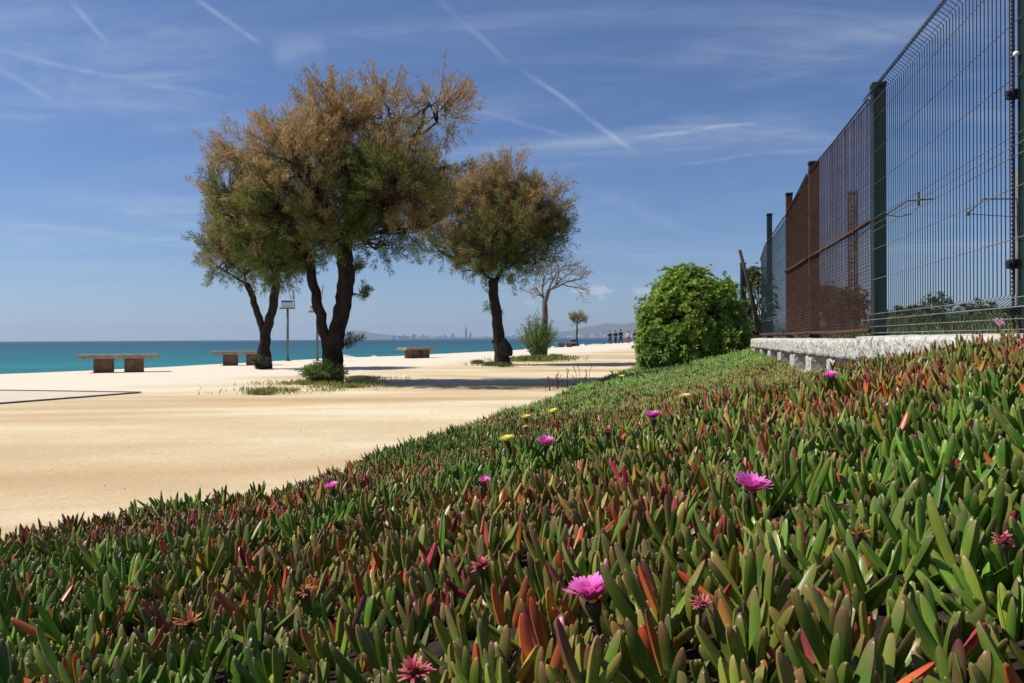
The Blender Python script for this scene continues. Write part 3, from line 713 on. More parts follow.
tamarisk('tamarisk_tree', 'largest tree with browning feathery crown, forked black trunk and shrub at its foot', 14.05,
    [[(332, 388, .25, 0), (332, 372, .19, 0), (333, 350, .17, 0), (338, 328, .155, 0), (343, 304, .15, .0), (347, 280, .15, .0), (346, 258, .15, 0), (345, 235, .12, 0)],
     [(330, 366, .13, -.05), (327, 345, .10, .0), (321, 315, .095, .1), (314, 285, .09, .2), (308, 255, .08, .3)]],
    [(252, 195, 46, .4, .1, .10), (244, 156, 30, .3, .3, .55), (292, 205, 55, -.3, 0, -.25), (300, 140, 38, .6, .15, .55), (343, 120, 44, 0, .15, .60),
     (350, 178, 62, .3, 0, -.12), (395, 185, 50, -.5, 0, -.10), (385, 118, 40, .8, .3, .35), (438, 110, 36, 0, .70, .45), (440, 165, 32, .6, .35, .15), (405, 222, 34, .3, .0, -.15),
     (335, 228, 40, -.2, 0, -.45), (265, 235, 36, 0, .0, -.45), (300, 160, 45, -.9, 0, .1), (236, 210, 26, 0, .15, .1), (435, 215, 22, .2, .15, -.1), (412, 158, 30, -.2, .35, .2), (375, 240, 26, .2, 0, -.4), (280, 262, 26, .3, 0, -.5), (305, 240, 34, .5, 0, -.5)],
    4300, 88, sprigs=[(352, 272, 0, .3, -.5), (360, 296, 0, .25, -.5), (350, 262, .2, .3, -.5), (300, 262, .2, .3, -.5), (352, 345, 0, .28, -.6)])
tamarisk('tamarisk_tree', 'leftmost tree with slim forked trunk, its crown half hidden by the largest tree', 21.0,
    [[(262, 371, .19, 0), (263, 352, .15, 0), (266, 335, .14, 0), (272, 312, .12, 0), (276, 285, .11, 0), (276, 262, .10, 0)],
     [(265, 336, .10, 0), (259, 318, .09, 0), (253, 298, .085, 0), (247, 284, .08, 0)],
     [(269, 369, .09, .2), (268, 350, .07, .2), (267, 338, .07, .1)]],
    [(228, 242, 30, 0, .05, .0), (220, 262, 18, .2, .1, -.1), (246, 262, 28, 0, 0, -.25), (238, 222, 30, -.3, .05, .35), (280, 255, 28, .2, .05, -.25), (262, 235, 34, .5, 0, -.1), (290, 268, 18, 0, .3, -.3)],
    1500, 80, bsc=1.25, plume_len=.5)
tamarisk('tamarisk_tree', 'middle tree with single straight black trunk and rounded brown topped crown, standing apart', 23.4,
    [[(503, 368, .30, 0), (501, 356, .23, 0), (499, 340, .18, 0), (497, 318, .16, 0), (494, 298, .15, 0), (493, 280, .14, 0)],
     [(494, 286, .08, 0), (500, 274, .07, 0), (508, 262, .06, 0)]],
    [(445, 246, 24, 0, .1, -.15), (470, 208, 33, 0, .05, .42), (508, 203, 36, .4, .05, .2), (540, 208, 28, 0, .35, .25), (492, 246, 32, -.4, 0, -.35), (528, 242, 32, .2, 0, -.35), (512, 182, 22, 0, .35, .6), (472, 190, 17, 0, .4, .7), (552, 232, 20, 0, .2, -.1), (466, 256, 20, 0, .05, -.4), (510, 225, 30, -.8, 0, -.2), (478, 264, 20, -.3, 0, -.5), (508, 262, 22, .3, 0, -.5), (535, 258, 18, 0, .1, -.4)],
    3300, 78, sprigs=[(489, 312, 0, .4, -.6)], bsc=1.35, plume_len=.62)
tamarisk('tamarisk_tree', 'tiny far off tree with thin trunk and round crown beside a bin', 79.0,
    [[(577.5, 347, .10, 0), (577, 338, .08, 0), (577, 330, .08, 0), (577, 325, .07, 0)]],
    [(573, 318.5, 4.5, 0, .1, .1), (578, 317, 5, 0, .1, .2), (583, 319, 4.5, 0, .1, .2), (578, 321, 5, .3, .1, -.1)], 160, 34, bsc=2.4, plume_len=.4)

# bare tree
def bare_tree():
    D = 33.8; base = pt(543, 357, D); base.z = 0
    root = empty('bare_tree', base, 'small nearly leafless tree with pale twisted twigs rising out of a green shrub', 'tree')
    T = [pt(543, 358, D), pt(544, 335, D), pt(545, 315, D), pt(545, 302, D), pt(549, 290, D)]; T[0].z = -.05
    m = MB(); m.tube(T, [.21, .17, .14, .115, .085], 10, jit=.1); m.build('trunk', M_bark2, root, True)
    br = MB(); tw = MB(); leafb = []
    def rec(p, d, L_, r, dep):
        q = p; pts = [p]; n = 4
        for i in range(n):
            d = (d + Vector(rdir(1)[0]) * .22 + Vector((.03, 0, .03))).normalized(); q = q + d * L_ / n; pts.append(q)
        (br if dep < 2 else tw).tube(pts, [r * (1 - .11 * i) for i in range(n + 1)], 6 if dep < 2 else 3, cap=False)
        if dep == 4: leafb.append((q, d)); return
        for k in range(3 if dep else 3):
            nd = (d + Vector(rdir(1)[0]) * (.75 if dep else .6)); nd.y *= .8; rec(pts[random.choice([2, 3, 4])], nd.normalized(), L_ * random.uniform(.55, .82), r * .58, dep + 1)
    for d, L_ in (((.75, .1, .50), .80), ((.35, 0, .9), .85), ((-.12, .1, 1), .85), ((.9, -.2, .25), .85), ((-.5, .2, .8), .5)): rec(T[-1] if d[0] > 0 else T[-2], Vector(d).normalized(), L_, .048, 0)
    br.build('limbs', M_bark2, root, True); tw.build('twigs', M_bark2, root)
    b = []; dd = []
    for q, d in leafb:
        if random.random() < .35:
            for _ in range(5): b.append(q + Vector(rdir(1)[0]) * .05); dd.append(d + Vector(rdir(1)[0]) * .8)
    k = len(b); blades_np(np.array([tuple(v) for v in b]), np.array([tuple(v) for v in dd]), rng.uniform(.08, .16, k), rng.uniform(.02, .03, k), BROWN[None] * rng.uniform(.7, 1.4, (k, 1)), 'dry_leaves', M_fol, root)
bare_tree()

def upright_shrub(name, label, px, py, D, wpx, hpx, n, cols, wd=.016, cat='shrub', lean=.35):
    base = pt(px, py, D); base.z = 0; R0 = wpx / 2 / F * D; H = hpx / F * D
    root = empty(name, base, label, cat); st = MB(); b = []; d = []; tt = []
    for i in range(n):
        a = random.uniform(0, 6.28); r = random.random() ** .6 * R0; foot = base + Vector((math.cos(a) * r * .25, math.sin(a) * r * .25, 0))
        h = H * random.uniform(.5, 1.0) * (1 - .35 * (r / R0) ** 2); tip = base + Vector((math.cos(a) * r, math.sin(a) * r * .8, h)); mid = foot.lerp(tip, .5) + Vector((0, 0, .05 * H))
        st.tube([foot, mid, tip], [.008, .005, .002], 3, cap=False)
        for k in range(26):
            t = random.uniform(.12, 1.0); p = foot.lerp(mid, t * 2) if t < .5 else mid.lerp(tip, t * 2 - 1); b.append(p); d.append((tip - foot).normalized() * .8 + Vector(rdir(1)[0]) * .7); tt.append(t)
    st.build('stems', M_twig, root)
    k = len(b); g = rng.random(k)[:, None]; c = (G_(cols[0]) * (1 - g) + G_(cols[1]) * g)
    blades_np(np.array([tuple(v) for v in b]), np.array([tuple(v) for v in d]), rng.uniform(.5, 1.2, k) * .10 * (D / 14) ** .5, rng.uniform(.7, 1.3, k) * wd * (D / 14) ** .5, c, 'foliage', M_shrub, root)
upright_shrub('shrub', 'dark narrow leaved shrub sprouting around the foot of the largest tree', 324, 386, 13.75, 52, 24, 130, [(.10, .16, .04), (.22, .29, .07)], cat='shrub')
upright_shrub('shrub', 'tall loose green shrub around the foot of the bare tree', 538, 361, 33.2, 46, 46, 200, [(.10, .17, .04), (.22, .30, .08)])
upright_shrub('shrub', 'low dark tuft at the foot of the leftmost tree', 262, 372, 20.6, 20, 14, 40, [(.03, .05, .02), (.07, .10, .04)])

def grass_patch(name, label, centre_pts, n, h, cols, wd=.012, zf=None, kind='stuff'):
    b = []
    for (px, py, rx, ry, w) in centre_pts:
        k = int(n * w); D = CZ * F / (py - hor(px)); c = pt(px, py, D)
        a = rng.uniform(0, 6.28, k); r = np.abs(rng.normal(0, .48, k)); x = c.x + np.cos(a) * r * rx; y = c.y + np.sin(a) * r * ry
        keep = fbm(x, y, .16, 3) + rng.normal(0, .4, k) > .0; b.append(np.stack([x[keep], y[keep], np.zeros(keep.sum())], 1))
    b = np.concatenate(b); k = len(b); g = rng.random(k)[:, None]
    d = rdir(k) * .75; d[:, 2] = 1
    o = blades_np(b, d, h * rng.uniform(.4, 1.2, k), wd * rng.uniform(.7, 1.3, k), G_(cols[0]) * (1 - g) + G_(cols[1]) * g, name, M_grass, None)
    tag(o, label, 'grass', kind=kind)
grass_patch('grass', 'thin green and yellow grass growing in the shade of the largest tree',
    [(325, 384, 1.3, .9, .40), (285, 392, 1.1, .22, .20), (360, 380, .8, .5, .28), (262, 395, .8, .16, .08), (300, 385, .6, .3, .12), (345, 388, .7, .2, .14)], 9000, .10, [(.16, .20, .05), (.34, .33, .11)])
grass_patch('grass', 'small weedy tufts left of the middle tree trunk', [(490, 366, .6, .5, .5), (478, 364, .25, .3, .2), (502, 367, .6, .5, .3)], 2500, .15, [(.07, .11, .03), (.14, .18, .06)], .02)
grass_patch('grass', 'bright low grass around the bare tree shrub', [(536, 361, 1.5, 1.6, .6), (552, 359, .9, 1.3, .3), (520, 361, .6, .8, .2)], 5000, .22, [(.10, .16, .03), (.20, .26, .07)], .03)

# rounded leafy bush at the end of the wall
def leafy_bush(name, label, c, rads, nros, leafL, leafW, cols, cat='bush', zmin=0.02, lobes=26, core=True, trunkless=False):
    root = empty(name, (c[0], c[1], 0), label, cat); c = Vector(c)
    L_ = []
    for i in range(lobes):
        v = Vector(rdir(1)[0]); v.z = v.z if v.z > -.5 else -v.z; q = Vector((v.x * rads[0], v.y * rads[1], v.z * rads[2])) * random.uniform(.64, .84); L_.append((c + q, random.uniform(.18, .33) * rads[0]))
    P = []; Nn = []
    while len(P) < nros:
        if random.random() < .55:
            q, r = random.choice(L_); v = Vector(rdir(1)[0]); p = q + v * r * random.uniform(.7, 1.05); nv = v
        else:
            v = Vector(rdir(1)[0]); nzv = 1 + .10 * noise.noise(v * 2.3 + Vector((3, 1, 0))) + .10 * noise.noise(v * 6); f = (random.uniform(.66, .97) if random.random() < .99 else random.uniform(.97, 1.04)) * nzv; p = c + Vector((v.x * rads[0] * f, v.y * rads[1] * f, v.z * rads[2] * f)); nv = v
        if p.z < zmin: continue
        e = Vector(((p.x - c.x) / rads[0], (p.y - c.y) / rads[1], (p.z - c.z) / rads[2])).length
        if e < .5: continue
        if noise.noise(p * 2.6 / max(rads[0], .6)) < -.16 and random.random() < .9: continue
        P.append(tuple(p)); Nn.append(tuple((nv + Vector((0, 0, .55)) + Vector(rdir(1)[0]) * .35).normalized()))
    P = np.array(P); Nn = np.array(Nn); n = len(P); m = 11; idx = np.repeat(np.arange(n), m); k = len(idx)
    out = rdir(k); ax = Nn[idx]; lat = out - ax * (out * ax).sum(1, keepdims=True); lat /= np.linalg.norm(lat, axis=1, keepdims=True) + 1e-9
    el = rng.uniform(.1, .9, k)[:, None]; d = ax * el + lat * (1 - el * .5); d /= np.linalg.norm(d, axis=1, keepdims=True)
    b = P[idx] + lat * .006; Lg = leafL * rng.uniform(.7, 1.2, k); Wd = leafW * rng.uniform(.8, 1.2, k) * .5
    s = np.cross(d, ax); s /= np.linalg.norm(s, axis=1, keepdims=True) + 1e-9; nn = np.cross(s, d)
    mid = b + d * (Lg * .55)[:, None]; tip = b + d * Lg[:, None] - nn * (Lg * .08)[:, None]
    V = np.stack([b, mid + s * Wd[:, None] + nn * (Wd * .25)[:, None], tip, mid - s * Wd[:, None] + nn * (Wd * .25)[:, None]], 1).reshape(-1, 3)
    base4 = (np.arange(k) * 4)[:, None]; T = np.concatenate([base4 + G_([0, 1, 2]), base4 + G_([0, 2, 3])])
    g = (rng.random(n)[idx] * .7 + rng.random(k) * .3)[:, None]; C = np.repeat(G_(cols[0]) * (1 - g) + G_(cols[1]) * g, 4, axis=0)
    np_mesh('foliage', V, [T], C, M_shrub, root)
    st = MB()
    for i in range(min(lobes * 2, 50)):
        q = L_[i % len(L_)][0]; st.tube(curve_pts((c.x + random.uniform(-.1, .1), c.y + random.uniform(-.1, .1), 0.0 if zmin < .5 else zmin - .1), q + Vector(rdir(1)[0]) * .15 * rads[0], 4, .1, .04), [.03, .024, .018, .012, .007], 5, cap=False)
    st.build('stems', M_bark, root)
    return root
leafy_bush('round_bush', 'dense rounded bright green bush at the far end of the concrete wall', (3.77, 16.0, .86), (1.20, 1.2, 1.48), 9500, .074, .029, [(.09, .18, .018), (.34, .46, .045)], zmin=.12, lobes=46)
leafy_bush('round_bush', 'lower leafy skirt growth on the left side of the large bush', (3.17, 15.7, .55), (.58, .7, .60), 1200, .09, .032, [(.09, .18, .025), (.22, .34, .06)], zmin=.08, lobes=14)

# ------------------------------------------------------------------ things behind the fence
grass_b = []
k = 15000; y = rng.uniform(2.5, 15.5, k); x = fenceX(y) + .15 + rng.random(k) ** 1.3 * 4.5; g = rng.random(k)[:, None]; d = rdir(k) * .6; d[:, 2] = 1
o = blades_np(np.stack([x, y, np.full(k, .765)], 1), d, rng.uniform(.06, .24, k) * (1 + .5 * fbm(x, y, .5, 4)), rng.uniform(.006, .014, k), G_([.09, .14, .04]) * (1 - g) + G_([.22, .25, .12]) * g, 'grass', M_grass, None)
tag(o, 'tall wild grass growing behind the mesh fence', 'grass', kind='stuff')
for (px, py0, D, rx, rz, lab) in ((908, 303, 22, 1.0, .50, 'olive green bush behind the fence next to the broad green post'), (985, 303, 24, 1.3, .55, 'low yellow green bush behind the fence near the right edge'),
                                  (833, 305, 26, 1.2, 1.1, 'dark bush seen through the rusty mesh'), (937, 300, 50, 1.5, 1.7, 'thin upright bush far behind the green mesh'), (757, 290, 30, .8, 1.7, 'green bush seen through the farthest fence panel')):
    leafy_bush('distant_bush', lab, ((px - 512) / F * D, D, .74 + rz * .75), (rx, rx, rz), 900, .12, .045, [(.05, .08, .025), (.13, .17, .05)], zmin=.75, lobes=12)
b = MB(); rb = [(6.5, 17.5), (16.5, 17.0)]; rough_box(b, rb[0], rb[1], .3, .5, 1.02, .01, .3); o = b.build('track_wall', mat('pale_grey_plaster', (.36, .36, .33), .9, .1, col2=(.46, .46, .43), scale=2), None); tag(o, 'low pale grey wall behind the grass on the far side of the fence', 'wall')

def lattice_mast():
    D = 40; root = empty('lattice_mast', (pt(853, 300, D).x, D, .74), 'slender rusty lattice mast with a sloping overhead arm seen through the mesh', 'mast')
    x0 = root.location.x; w = .30; zt = pt(853, 191, D).z; m = MB()
    for sx in (-1, 1):
        for sy in (-1, 1): m.box((x0 + sx * w / 2, D + sy * w / 2, (.74 + zt) / 2), (.07, .07, zt - .74))
    m.build('legs', M_steel, root); m = MB(); z = 1.1; s = 1
    while z < zt:
        for sy in (-1, 1):
            m.box((x0, D + sy * w / 2, z), (w, .03, .07)); m.tube([(x0 - s * w / 2, D + sy * w / 2, z), (x0 + s * w / 2, D + sy * w / 2, min(zt, z + .9))], .02, 4)
        z += .9; s = -s
    m.build('braces', M_steel, root)
    m = MB(); P = [pt(855, 240, D), pt(886, 215, D), pt(908, 201, D), pt(934, 199, D)]; m.tube(P, .04, 6); m.tube([pt(886, 215, D), pt(900, 217, D), pt(912, 214, D)], .025, 5); m.tube([pt(919, 192, D), pt(919, 206, D)], .05, 6); m.build('arm', M_steel, root)
    return root
lattice_mast()
def arm_mast():
    D = 34; x0 = pt(1019, 300, D).x; root = empty('overhead_mast', (x0, D, .74), 'grey overhead line mast with a bracket arm behind the right green post', 'mast')
    m = MB(); m.tube([(x0, D, .6), (x0, D, pt(1019, 170, D).z)], .09, 8); m.build('pole', M_steel, root, True)
    m = MB(); m.tube([(x0, D, pt(1019, 199, D).z), pt(984, 199, D), pt(968, 214, D)], .035, 6); m.tube([pt(968, 214, D), pt(1000, 216, D), (x0, D, pt(1019, 217, D).z)], .018, 5); m.lathe(pt(968, 214, D), [(0, -.1), (.07, -.08), (.07, .08), (0, .1)], 8); m.build('arm', M_steel, root)
arm_mast()

# ------------------------------------------------------------------ benches
def make_bench():
    root = empty('stone_bench', (0, 0, 0)); b = MB(); b.box((0, 0, .40), (1.80, .56, .105), None, .012); b.build('slab', M_slabtop, root)
    for sx in (-1, 1):
        b = MB(); b.box((sx * .345, 0, .172), (.42, .40, .346), None, .01); b.build('leg', M_bench, root)
    return root
def copy_tree(o, parent=None):
    c = o.copy(); COL.objects.link(c)
    if parent is not None: c.parent = parent
    for ch in list(o.children): copy_tree(ch, c)
    return c
proto = make_bench()
spots = [(119, 372.2, 21, 'brown stone bench at the left, standing alone against the sea'), (242, 365.3, 15, 'stone bench partly behind the leftmost tree trunk'),
         (417, 358, 52, 'stone bench between the largest and the middle tree, seen end on'), (565.5, 347.2, 10, 'tiny far stone bench next to the far bin')]
insts = [proto] + [copy_tree(proto) for _ in spots[1:]]
for o, (px, py, a, lab) in zip(insts, spots):
    D = CZ * F / (py - hor(px)); o.location = ((px - 512) / F * D, D, 0); o.rotation_euler = (0, 0, R(a)); tag(o, lab, 'bench', 'stone benches along the promenade')
# bin
def litter_bin(px, py):
    D = CZ * F / (py - hor(px)); x = (px - 512) / F * D; root = empty('litter_bin', (x, D, 0), 'small dark litter bin left of the far off tree', 'bin')
    b = MB(); b.lathe((x, D, 0), [(0, .02), (.24, .02), (.26, .06), (.28, .62), (.0, .62)], 14); b.build('body', M_black, root, True)
    b = MB(); b.lathe((x, D, 0), [(.285, .60), (.305, .62), (.305, .68), (.27, .70), (.26, .66)], 14); b.build('rim', M_steel, root, True)
litter_bin(573.2, 346.2)

# sign posts
def sign_post(px, D, pole_top, panel, rod, label):
    base = pt(px, 360, D); base.z = 0; root = empty('sign_post', base, label, 'sign', 'sign posts by the sea')
    b = MB(); b.tube([base, pt(px, pole_top, D)], .045, 8); b.lathe(base, [(.0, .03), (.12, .03), (.12, 0)], 12); b.build('pole', M_sign_pole, root, True)
    x0, y0, x1, y1 = panel; a = pt(x0, y0, D - .06); c = pt(x1, y1, D - .06); w = c.x - a.x; h = a.z - c.z; cx = (a.x + c.x) / 2
    b = MB(); b.box((cx, D - .07, c.z + h * .35), (w, .03, h * .70), None, .004); b.build('panel', M_sign_white, root)
    b = MB(); b.box((cx, D - .07, c.z + h * .86), (w * .96, .03, h * .28), None, .004); b.build('blue_strip', M_sign_blue, root)
    b = MB(); b.box((cx, D - .07, c.z - .03), (w + .12, .06, .05), None, .004); b.tube([(c.x + .03, D, c.z - .03), pt(rod[0], rod[1], D)], .018, 5); b.build('bracket', M_sign_pole, root)
sign_post(287.7, 28.7, 308, (281.5, 300.5, 293.5, 307.5), (294, 290), 'grey pole with a pale and blue panel, just right of the leftmost tree')
sign_post(317.3, 28.9, 312, (310.5, 306, 319, 311), (323.5, 285), 'grey pole with a small panel seen between the stems of the largest tree')

# black bag hanging on the middle tree
def bag():
    D = 23.1; c = pt(507.5, 348.5, D); root = empty('black_bag', c, 'black rounded bag hanging on the right side of the middle tree trunk', 'bag')
    bm = bmesh.new(); bmesh.ops.create_icosphere(bm, subdivisions=3, radius=1); vs = []
    for v in bm.verts:
        p = v.co.copy(); k = 1 - .30 * max(0, p.z) ** 1.2; vs.append(c + Vector((p.x * .20 * k - .07 * p.z - .05, p.y * .14 * k, max(p.z, -.75) * .31)))
    fs = [[v.index for v in f.verts] for f in bm.faces]; bm.free(); b = MB(); b.add(vs, fs); b.build('sack', M_black, root, True)
    b = MB(); b.tube([c + Vector((-.02, 0, .28)), pt(503, 338, D), pt(496, 339, D - .1), pt(493, 342, D)], .02, 6); b.tube([pt(492, 342.5, D), pt(494, 341.5, D)], .05, 8); b.build('strap', M_black, root, True)
bag()

# ------------------------------------------------------------------ people far along the promenade
def skin_mesh(name, joints, edges, m, parent, sub=1):
    me = bpy.data.meshes.new(name); bm = bmesh.new(); lay = bm.verts.layers.skin.verify(); vs = []
    for (co, r) in joints:
        v = bm.verts.new(co); v[lay].radius = (r, r) if isinstance(r, (int, float)) else r; vs.append(v)
    for a, b in edges: bm.edges.new((vs[a], vs[b]))
    vs[0][lay].use_root = True; bm.to_mesh(me); bm.free()
    o = bpy.data.objects.new(name, me); COL.objects.link(o); me.materials.append(m); o.parent = parent
    o.modifiers.new('skin', 'SKIN').use_smooth_shade = True; s = o.modifiers.new('sub', 'SUBSURF'); s.levels = sub; s.render_levels = sub
    return o
M_skin = mat('skin', (.42, .25, .17), .6, .3); M_hair = mat('dark_hair', (.02, .015, .012), .7, .3)
M_c = {'dark': M_black, 'navy': mat('navy_cloth', (.02, .03, .06), .8, .1), 'brown': mat('brown_cloth', (.06, .035, .03), .8, .1), 'white': mat('white_cloth', (.68, .64, .66), .8, .1), 'red': mat('red_cloth', (.40, .04, .05), .8, .1), 'grey': mat('grey_cloth', (.10, .10, .12), .8, .1)}
def person(px, py, top, legs, label, phase, face=1, h=1.72):
    D = CZ * F / (py - hor(px)); D = min(D, 118); x = (px - 512) / F * D
    root = empty('person', (x, D, 0), label, 'person', 'people walking far along the promenade'); s = h / 1.72; root.scale = (s, s, s); root.rotation_euler = (0, 0, R(180 if face < 0 else 0) + R(random.uniform(-15, 15)))
    st = .22 * phase; j = [((0, 0, .95), .13), ((0, 0, 1.15), (.14, .10)), ((0, 0, 1.38), (.17, .10)), ((0, 0, 1.48), .06), ((0, .01, 1.55), .065), ((0, .015, 1.63), (.075, .09)), ((0, .01, 1.70), (.06, .075)),
        ((-.09, 0, .88), .09), ((-.10, st * .5, .50), .062), ((-.10, st, .09), .042), ((-.10, st + .15, .04), .035), ((.09, 0, .88), .09), ((.10, -st * .4, .50), .062), ((.10, -st * 1.1, .10), .042), ((.10, -st * 1.1 + .15, .05), .035),
        ((-.20, 0, 1.40), .05), ((-.25, -st * .4, 1.14), .038), ((-.25, -st * .6 + .1, .90), .028), ((-.25, -st * .6 + .14, .80), .03), ((.20, 0, 1.40), .05), ((.25, st * .4, 1.14), .038), ((.25, st * .6 + .1, .90), .028), ((.25, st * .6 + .14, .80), .03), ((0, .115, 1.62), .016)]
    e = [(0, 1), (1, 2), (2, 3), (3, 4), (4, 5), (5, 6), (0, 7), (7, 8), (8, 9), (9, 10), (0, 11), (11, 12), (12, 13), (13, 14), (2, 15), (15, 16), (16, 17), (17, 18), (2, 19), (19, 20), (20, 21), (21, 22), (5, 23)]
    skin_mesh('body', j, e, M_skin, root)
    q = [((0, 0, .93), (.17, .13)), ((0, 0, 1.15), (.175, .13)), ((0, 0, 1.37), (.20, .13)), ((-.205, 0, 1.40), .075), ((-.255, -st * .4, 1.14), .06), ((-.255, -st * .6 + .1, .93), .045), ((.205, 0, 1.40), .075), ((.255, st * .4, 1.14), .06), ((.255, st * .6 + .1, .93), .045), ((0, 0, 1.46), .085)]
    skin_mesh('jacket', q, [(0, 1), (1, 2), (2, 3), (3, 4), (4, 5), (2, 6), (6, 7), (7, 8), (2, 9)], M_c[top], root)
    q = [((0, 0, .95), (.165, .13)), ((-.09, 0, .86), .115), ((-.10, st * .5, .50), .085), ((-.10, st, .12), .062), ((.09, 0, .86), .115), ((.10, -st * .4, .50), .085), ((.10, -st * 1.1, .13), .062)]
    skin_mesh('trousers', q, [(0, 1), (1, 2), (2, 3), (0, 4), (4, 5), (5, 6)], M_c[legs], root)
    skin_mesh('hair', [((0, -.02, 1.70), (.088, .095)), ((0, -.03, 1.62), (.08, .06)), ((0, 0, 1.745), (.06, .07))], [(0, 1), (0, 2)], M_hair, root)
person(610, 344.2, 'brown', 'dark', 'leftmost of the three walkers in dark clothes on the far promenade', 1, -1, 1.66)
person(615.6, 344.2, 'dark', 'dark', 'middle of the three walkers in dark clothes on the far promenade', -1, -1, 1.70)
person(620.8, 344.2, 'navy', 'dark', 'tallest and rightmost of the three dark dressed walkers on the far promenade', 1, 1, 1.82)
person(628.5, 343.9, 'white', 'red', 'walker in a white top and red trousers beside the round bush', .8, -1, 1.66)
person(635, 343.9, 'dark', 'navy', 'walker in black nearest the left edge of the round bush', -.8, 1, 1.75)

# ------------------------------------------------------------------ flowers
def flower(name, label, group, p, r, kind, tilt=(0, 0), rise=.5):
    root = empty(name, p, label, 'flower', group)
    cols = {'pink': ((.80, .10, .50), (.90, .28, .70), (.62, .04, .25)), 'yellow': ((.88, .78, .08), (.92, .86, .22), (.8, .62, .05)), 'cream': ((.72, .66, .30), (.82, .78, .45), (.6, .5, .1)), 'lilac': ((.70, .38, .62), (.82, .55, .75), (.6, .2, .4)),
            'wilt': ((.60, .10, .14), (.80, .25, .28), (.35, .04, .06)), 'dry': ((.55, .16, .06), (.70, .30, .10), (.22, .05, .03))}[kind]
    tM = Matrix.Rotation(tilt[0], 3, 'X') @ Matrix.Rotation(tilt[1], 3, 'Y')
    V = []; Fc = []; C = []
    n = {'pink': 110, 'yellow': 70, 'cream': 60, 'lilac': 60, 'wilt': 56, 'dry': 34}[kind]
    for i in range(n):
        a = 2 * math.pi * i / n * (1 if i % 2 else 1.0) + random.uniform(-.06, .06); ring = i % 3
        el = rise + [0, .18, .42][ring] + random.uniform(-.12, .12); L_ = r * random.uniform(.85, 1.06) * [1, .92, .78][ring]; w = r * (.066 if kind != 'dry' else .062)
        if kind in ('wilt',): L_ *= random.uniform(.4, .85); el = random.uniform(-.1, 1.35)
        if kind == 'dry': el = random.uniform(.0, 1.45); L_ *= random.uniform(.35, 1.0)
        o = Vector((math.cos(a), math.sin(a), 0)); s = Vector((-o.y, o.x, 0)); up = Vector((0, 0, 1)); k = len(V)
        for t, ww in ((.12, .5), (.45, .9), (.8, 1), (1, .45)):
            e2 = el + .25 * (1 - t); c = o * math.cos(e2) * L_ * t + up * math.sin(e2) * L_ * t + up * (0 if kind in ('pink',) else random.uniform(-.03, .03) * r)
            V += [tM @ (c + s * w * ww) + p, tM @ (c - s * w * ww) + p]
            f = t; jt = random.uniform(.75, 1.1) if kind in ('dry', 'wilt') else 1; cc = [cols[2][q] * (1 - f) + cols[0][q] * f for q in range(3)] if t < .6 else [cols[0][q] * (1 - (t - .6) / .4 * .8) + cols[1][q] * (t - .6) / .4 * .8 for q in range(3)]
            cc = [v_ * jt for v_ in cc]; C += [cc, cc]
        for q in range(3): Fc.append((k + 2 * q, k + 2 * q + 1, k + 2 * q + 3, k + 2 * q + 2))
    np_mesh('petals', np.array([tuple(v) for v in V]), [np.array(Fc)], np.array(C), M_petal_p, root)
    b = MB(); b.lathe(p, [(0, r * .30), (r * .12, r * .28), (r * .17, r * .20), (r * .12, r * .05)], 12, tM); b.build('centre', M_stigma if kind not in ('wilt', 'dry') else M_calyx, root, True)
    b = MB(); b.lathe(p, [(r * .24, r * .06), (r * .27, -r * .05), (r * .20, -r * .30), (r * .10, -r * .5), (r * .08, -r * 1.3)], 10, tM); b.build('calyx', M_calyx, root, True)
    return root
GP = 'pink ice plant flowers'; GY = 'yellow ice plant flowers'; GD = 'wilted ice plant flowers'
FL = [ # px, py, r, kind, dz, label
 (750, 494, .041, 'pink', .010, 'large wide open magenta pink flower standing above purple leaves at the right'),
 (592, 604, .036, 'pink', .002, 'large pink flower at the bottom half covered by green leaves'),
 (545, 446, .044, 'pink', .03, 'pink flower just right of the three yellow ones'),
 (653, 420, .042, 'pink', .03, 'tilted pink flower farthest right before the bush'),
 (332, 490, .030, 'pink', .03, 'small pink flower near the sandy edge at the left'),
 (484, 484, .022, 'pink', .02, 'small half closed pink bud flower left of the centre among rusty leaves'),
 (607, 432, .036, 'wilt', .03, 'dull pink half closed flower left of the tilted pink one'),
 (831, 379, .034, 'pink', .03, 'pink flower below the square openings of the wall'),
 (553, 413, .042, 'yellow', .035, 'yellow flower rightmost of the near yellow ones'),
 (526, 419, .044, 'yellow', .035, 'largest yellow flower with a cream one just under it'),
 (507, 442, .040, 'yellow', .03, 'yellow flower lowest and leftmost of the yellow ones'),
 (525, 428, .026, 'cream', .025, 'small cream flower right under the largest yellow one'),
 (612, 373, .055, 'yellow', .05, 'far yellow flower, leftmost of the far three by the bush'),
 (621, 377.5, .055, 'yellow', .05, 'far yellow flower, lowest of the far three by the bush'),
 (633, 373.5, .05, 'yellow', .05, 'far yellow flower, rightmost of the far three by the bush'),
 (685, 399, .035, 'cream', .04, 'pale cream flower on the bank below the bush'),
 (480, 568, .027, 'wilt', .012, 'crumpled red pink flower in the lower middle beside an orange leaf'),
 (412, 676, .030, 'wilt', .010, 'crumpled rosy flower cut by the bottom edge of the picture'),
 (1003, 544, .020, 'wilt', .012, 'small closed red flower at the right edge'),
 (858, 536, .018, 'dry', .006, 'dried orange red flower head below the right part of the wall'),
 (188, 626, .030, 'dry', .004, 'dried orange brown flower head at the lower left'),
 (305, 593, .022, 'dry', .006, 'small dried rusty flower head left of the crumpled red pink one'),
 (130, 592, .020, 'dry', .006, 'small dried flower head above the orange brown one at the lower left'),
 (528, 492, .028, 'dry', .006, 'dried orange seed head behind the crumpled red pink flower'),
 (700, 606, .017, 'wilt', .004, 'dark red bud flower right of the large bottom pink flower')]
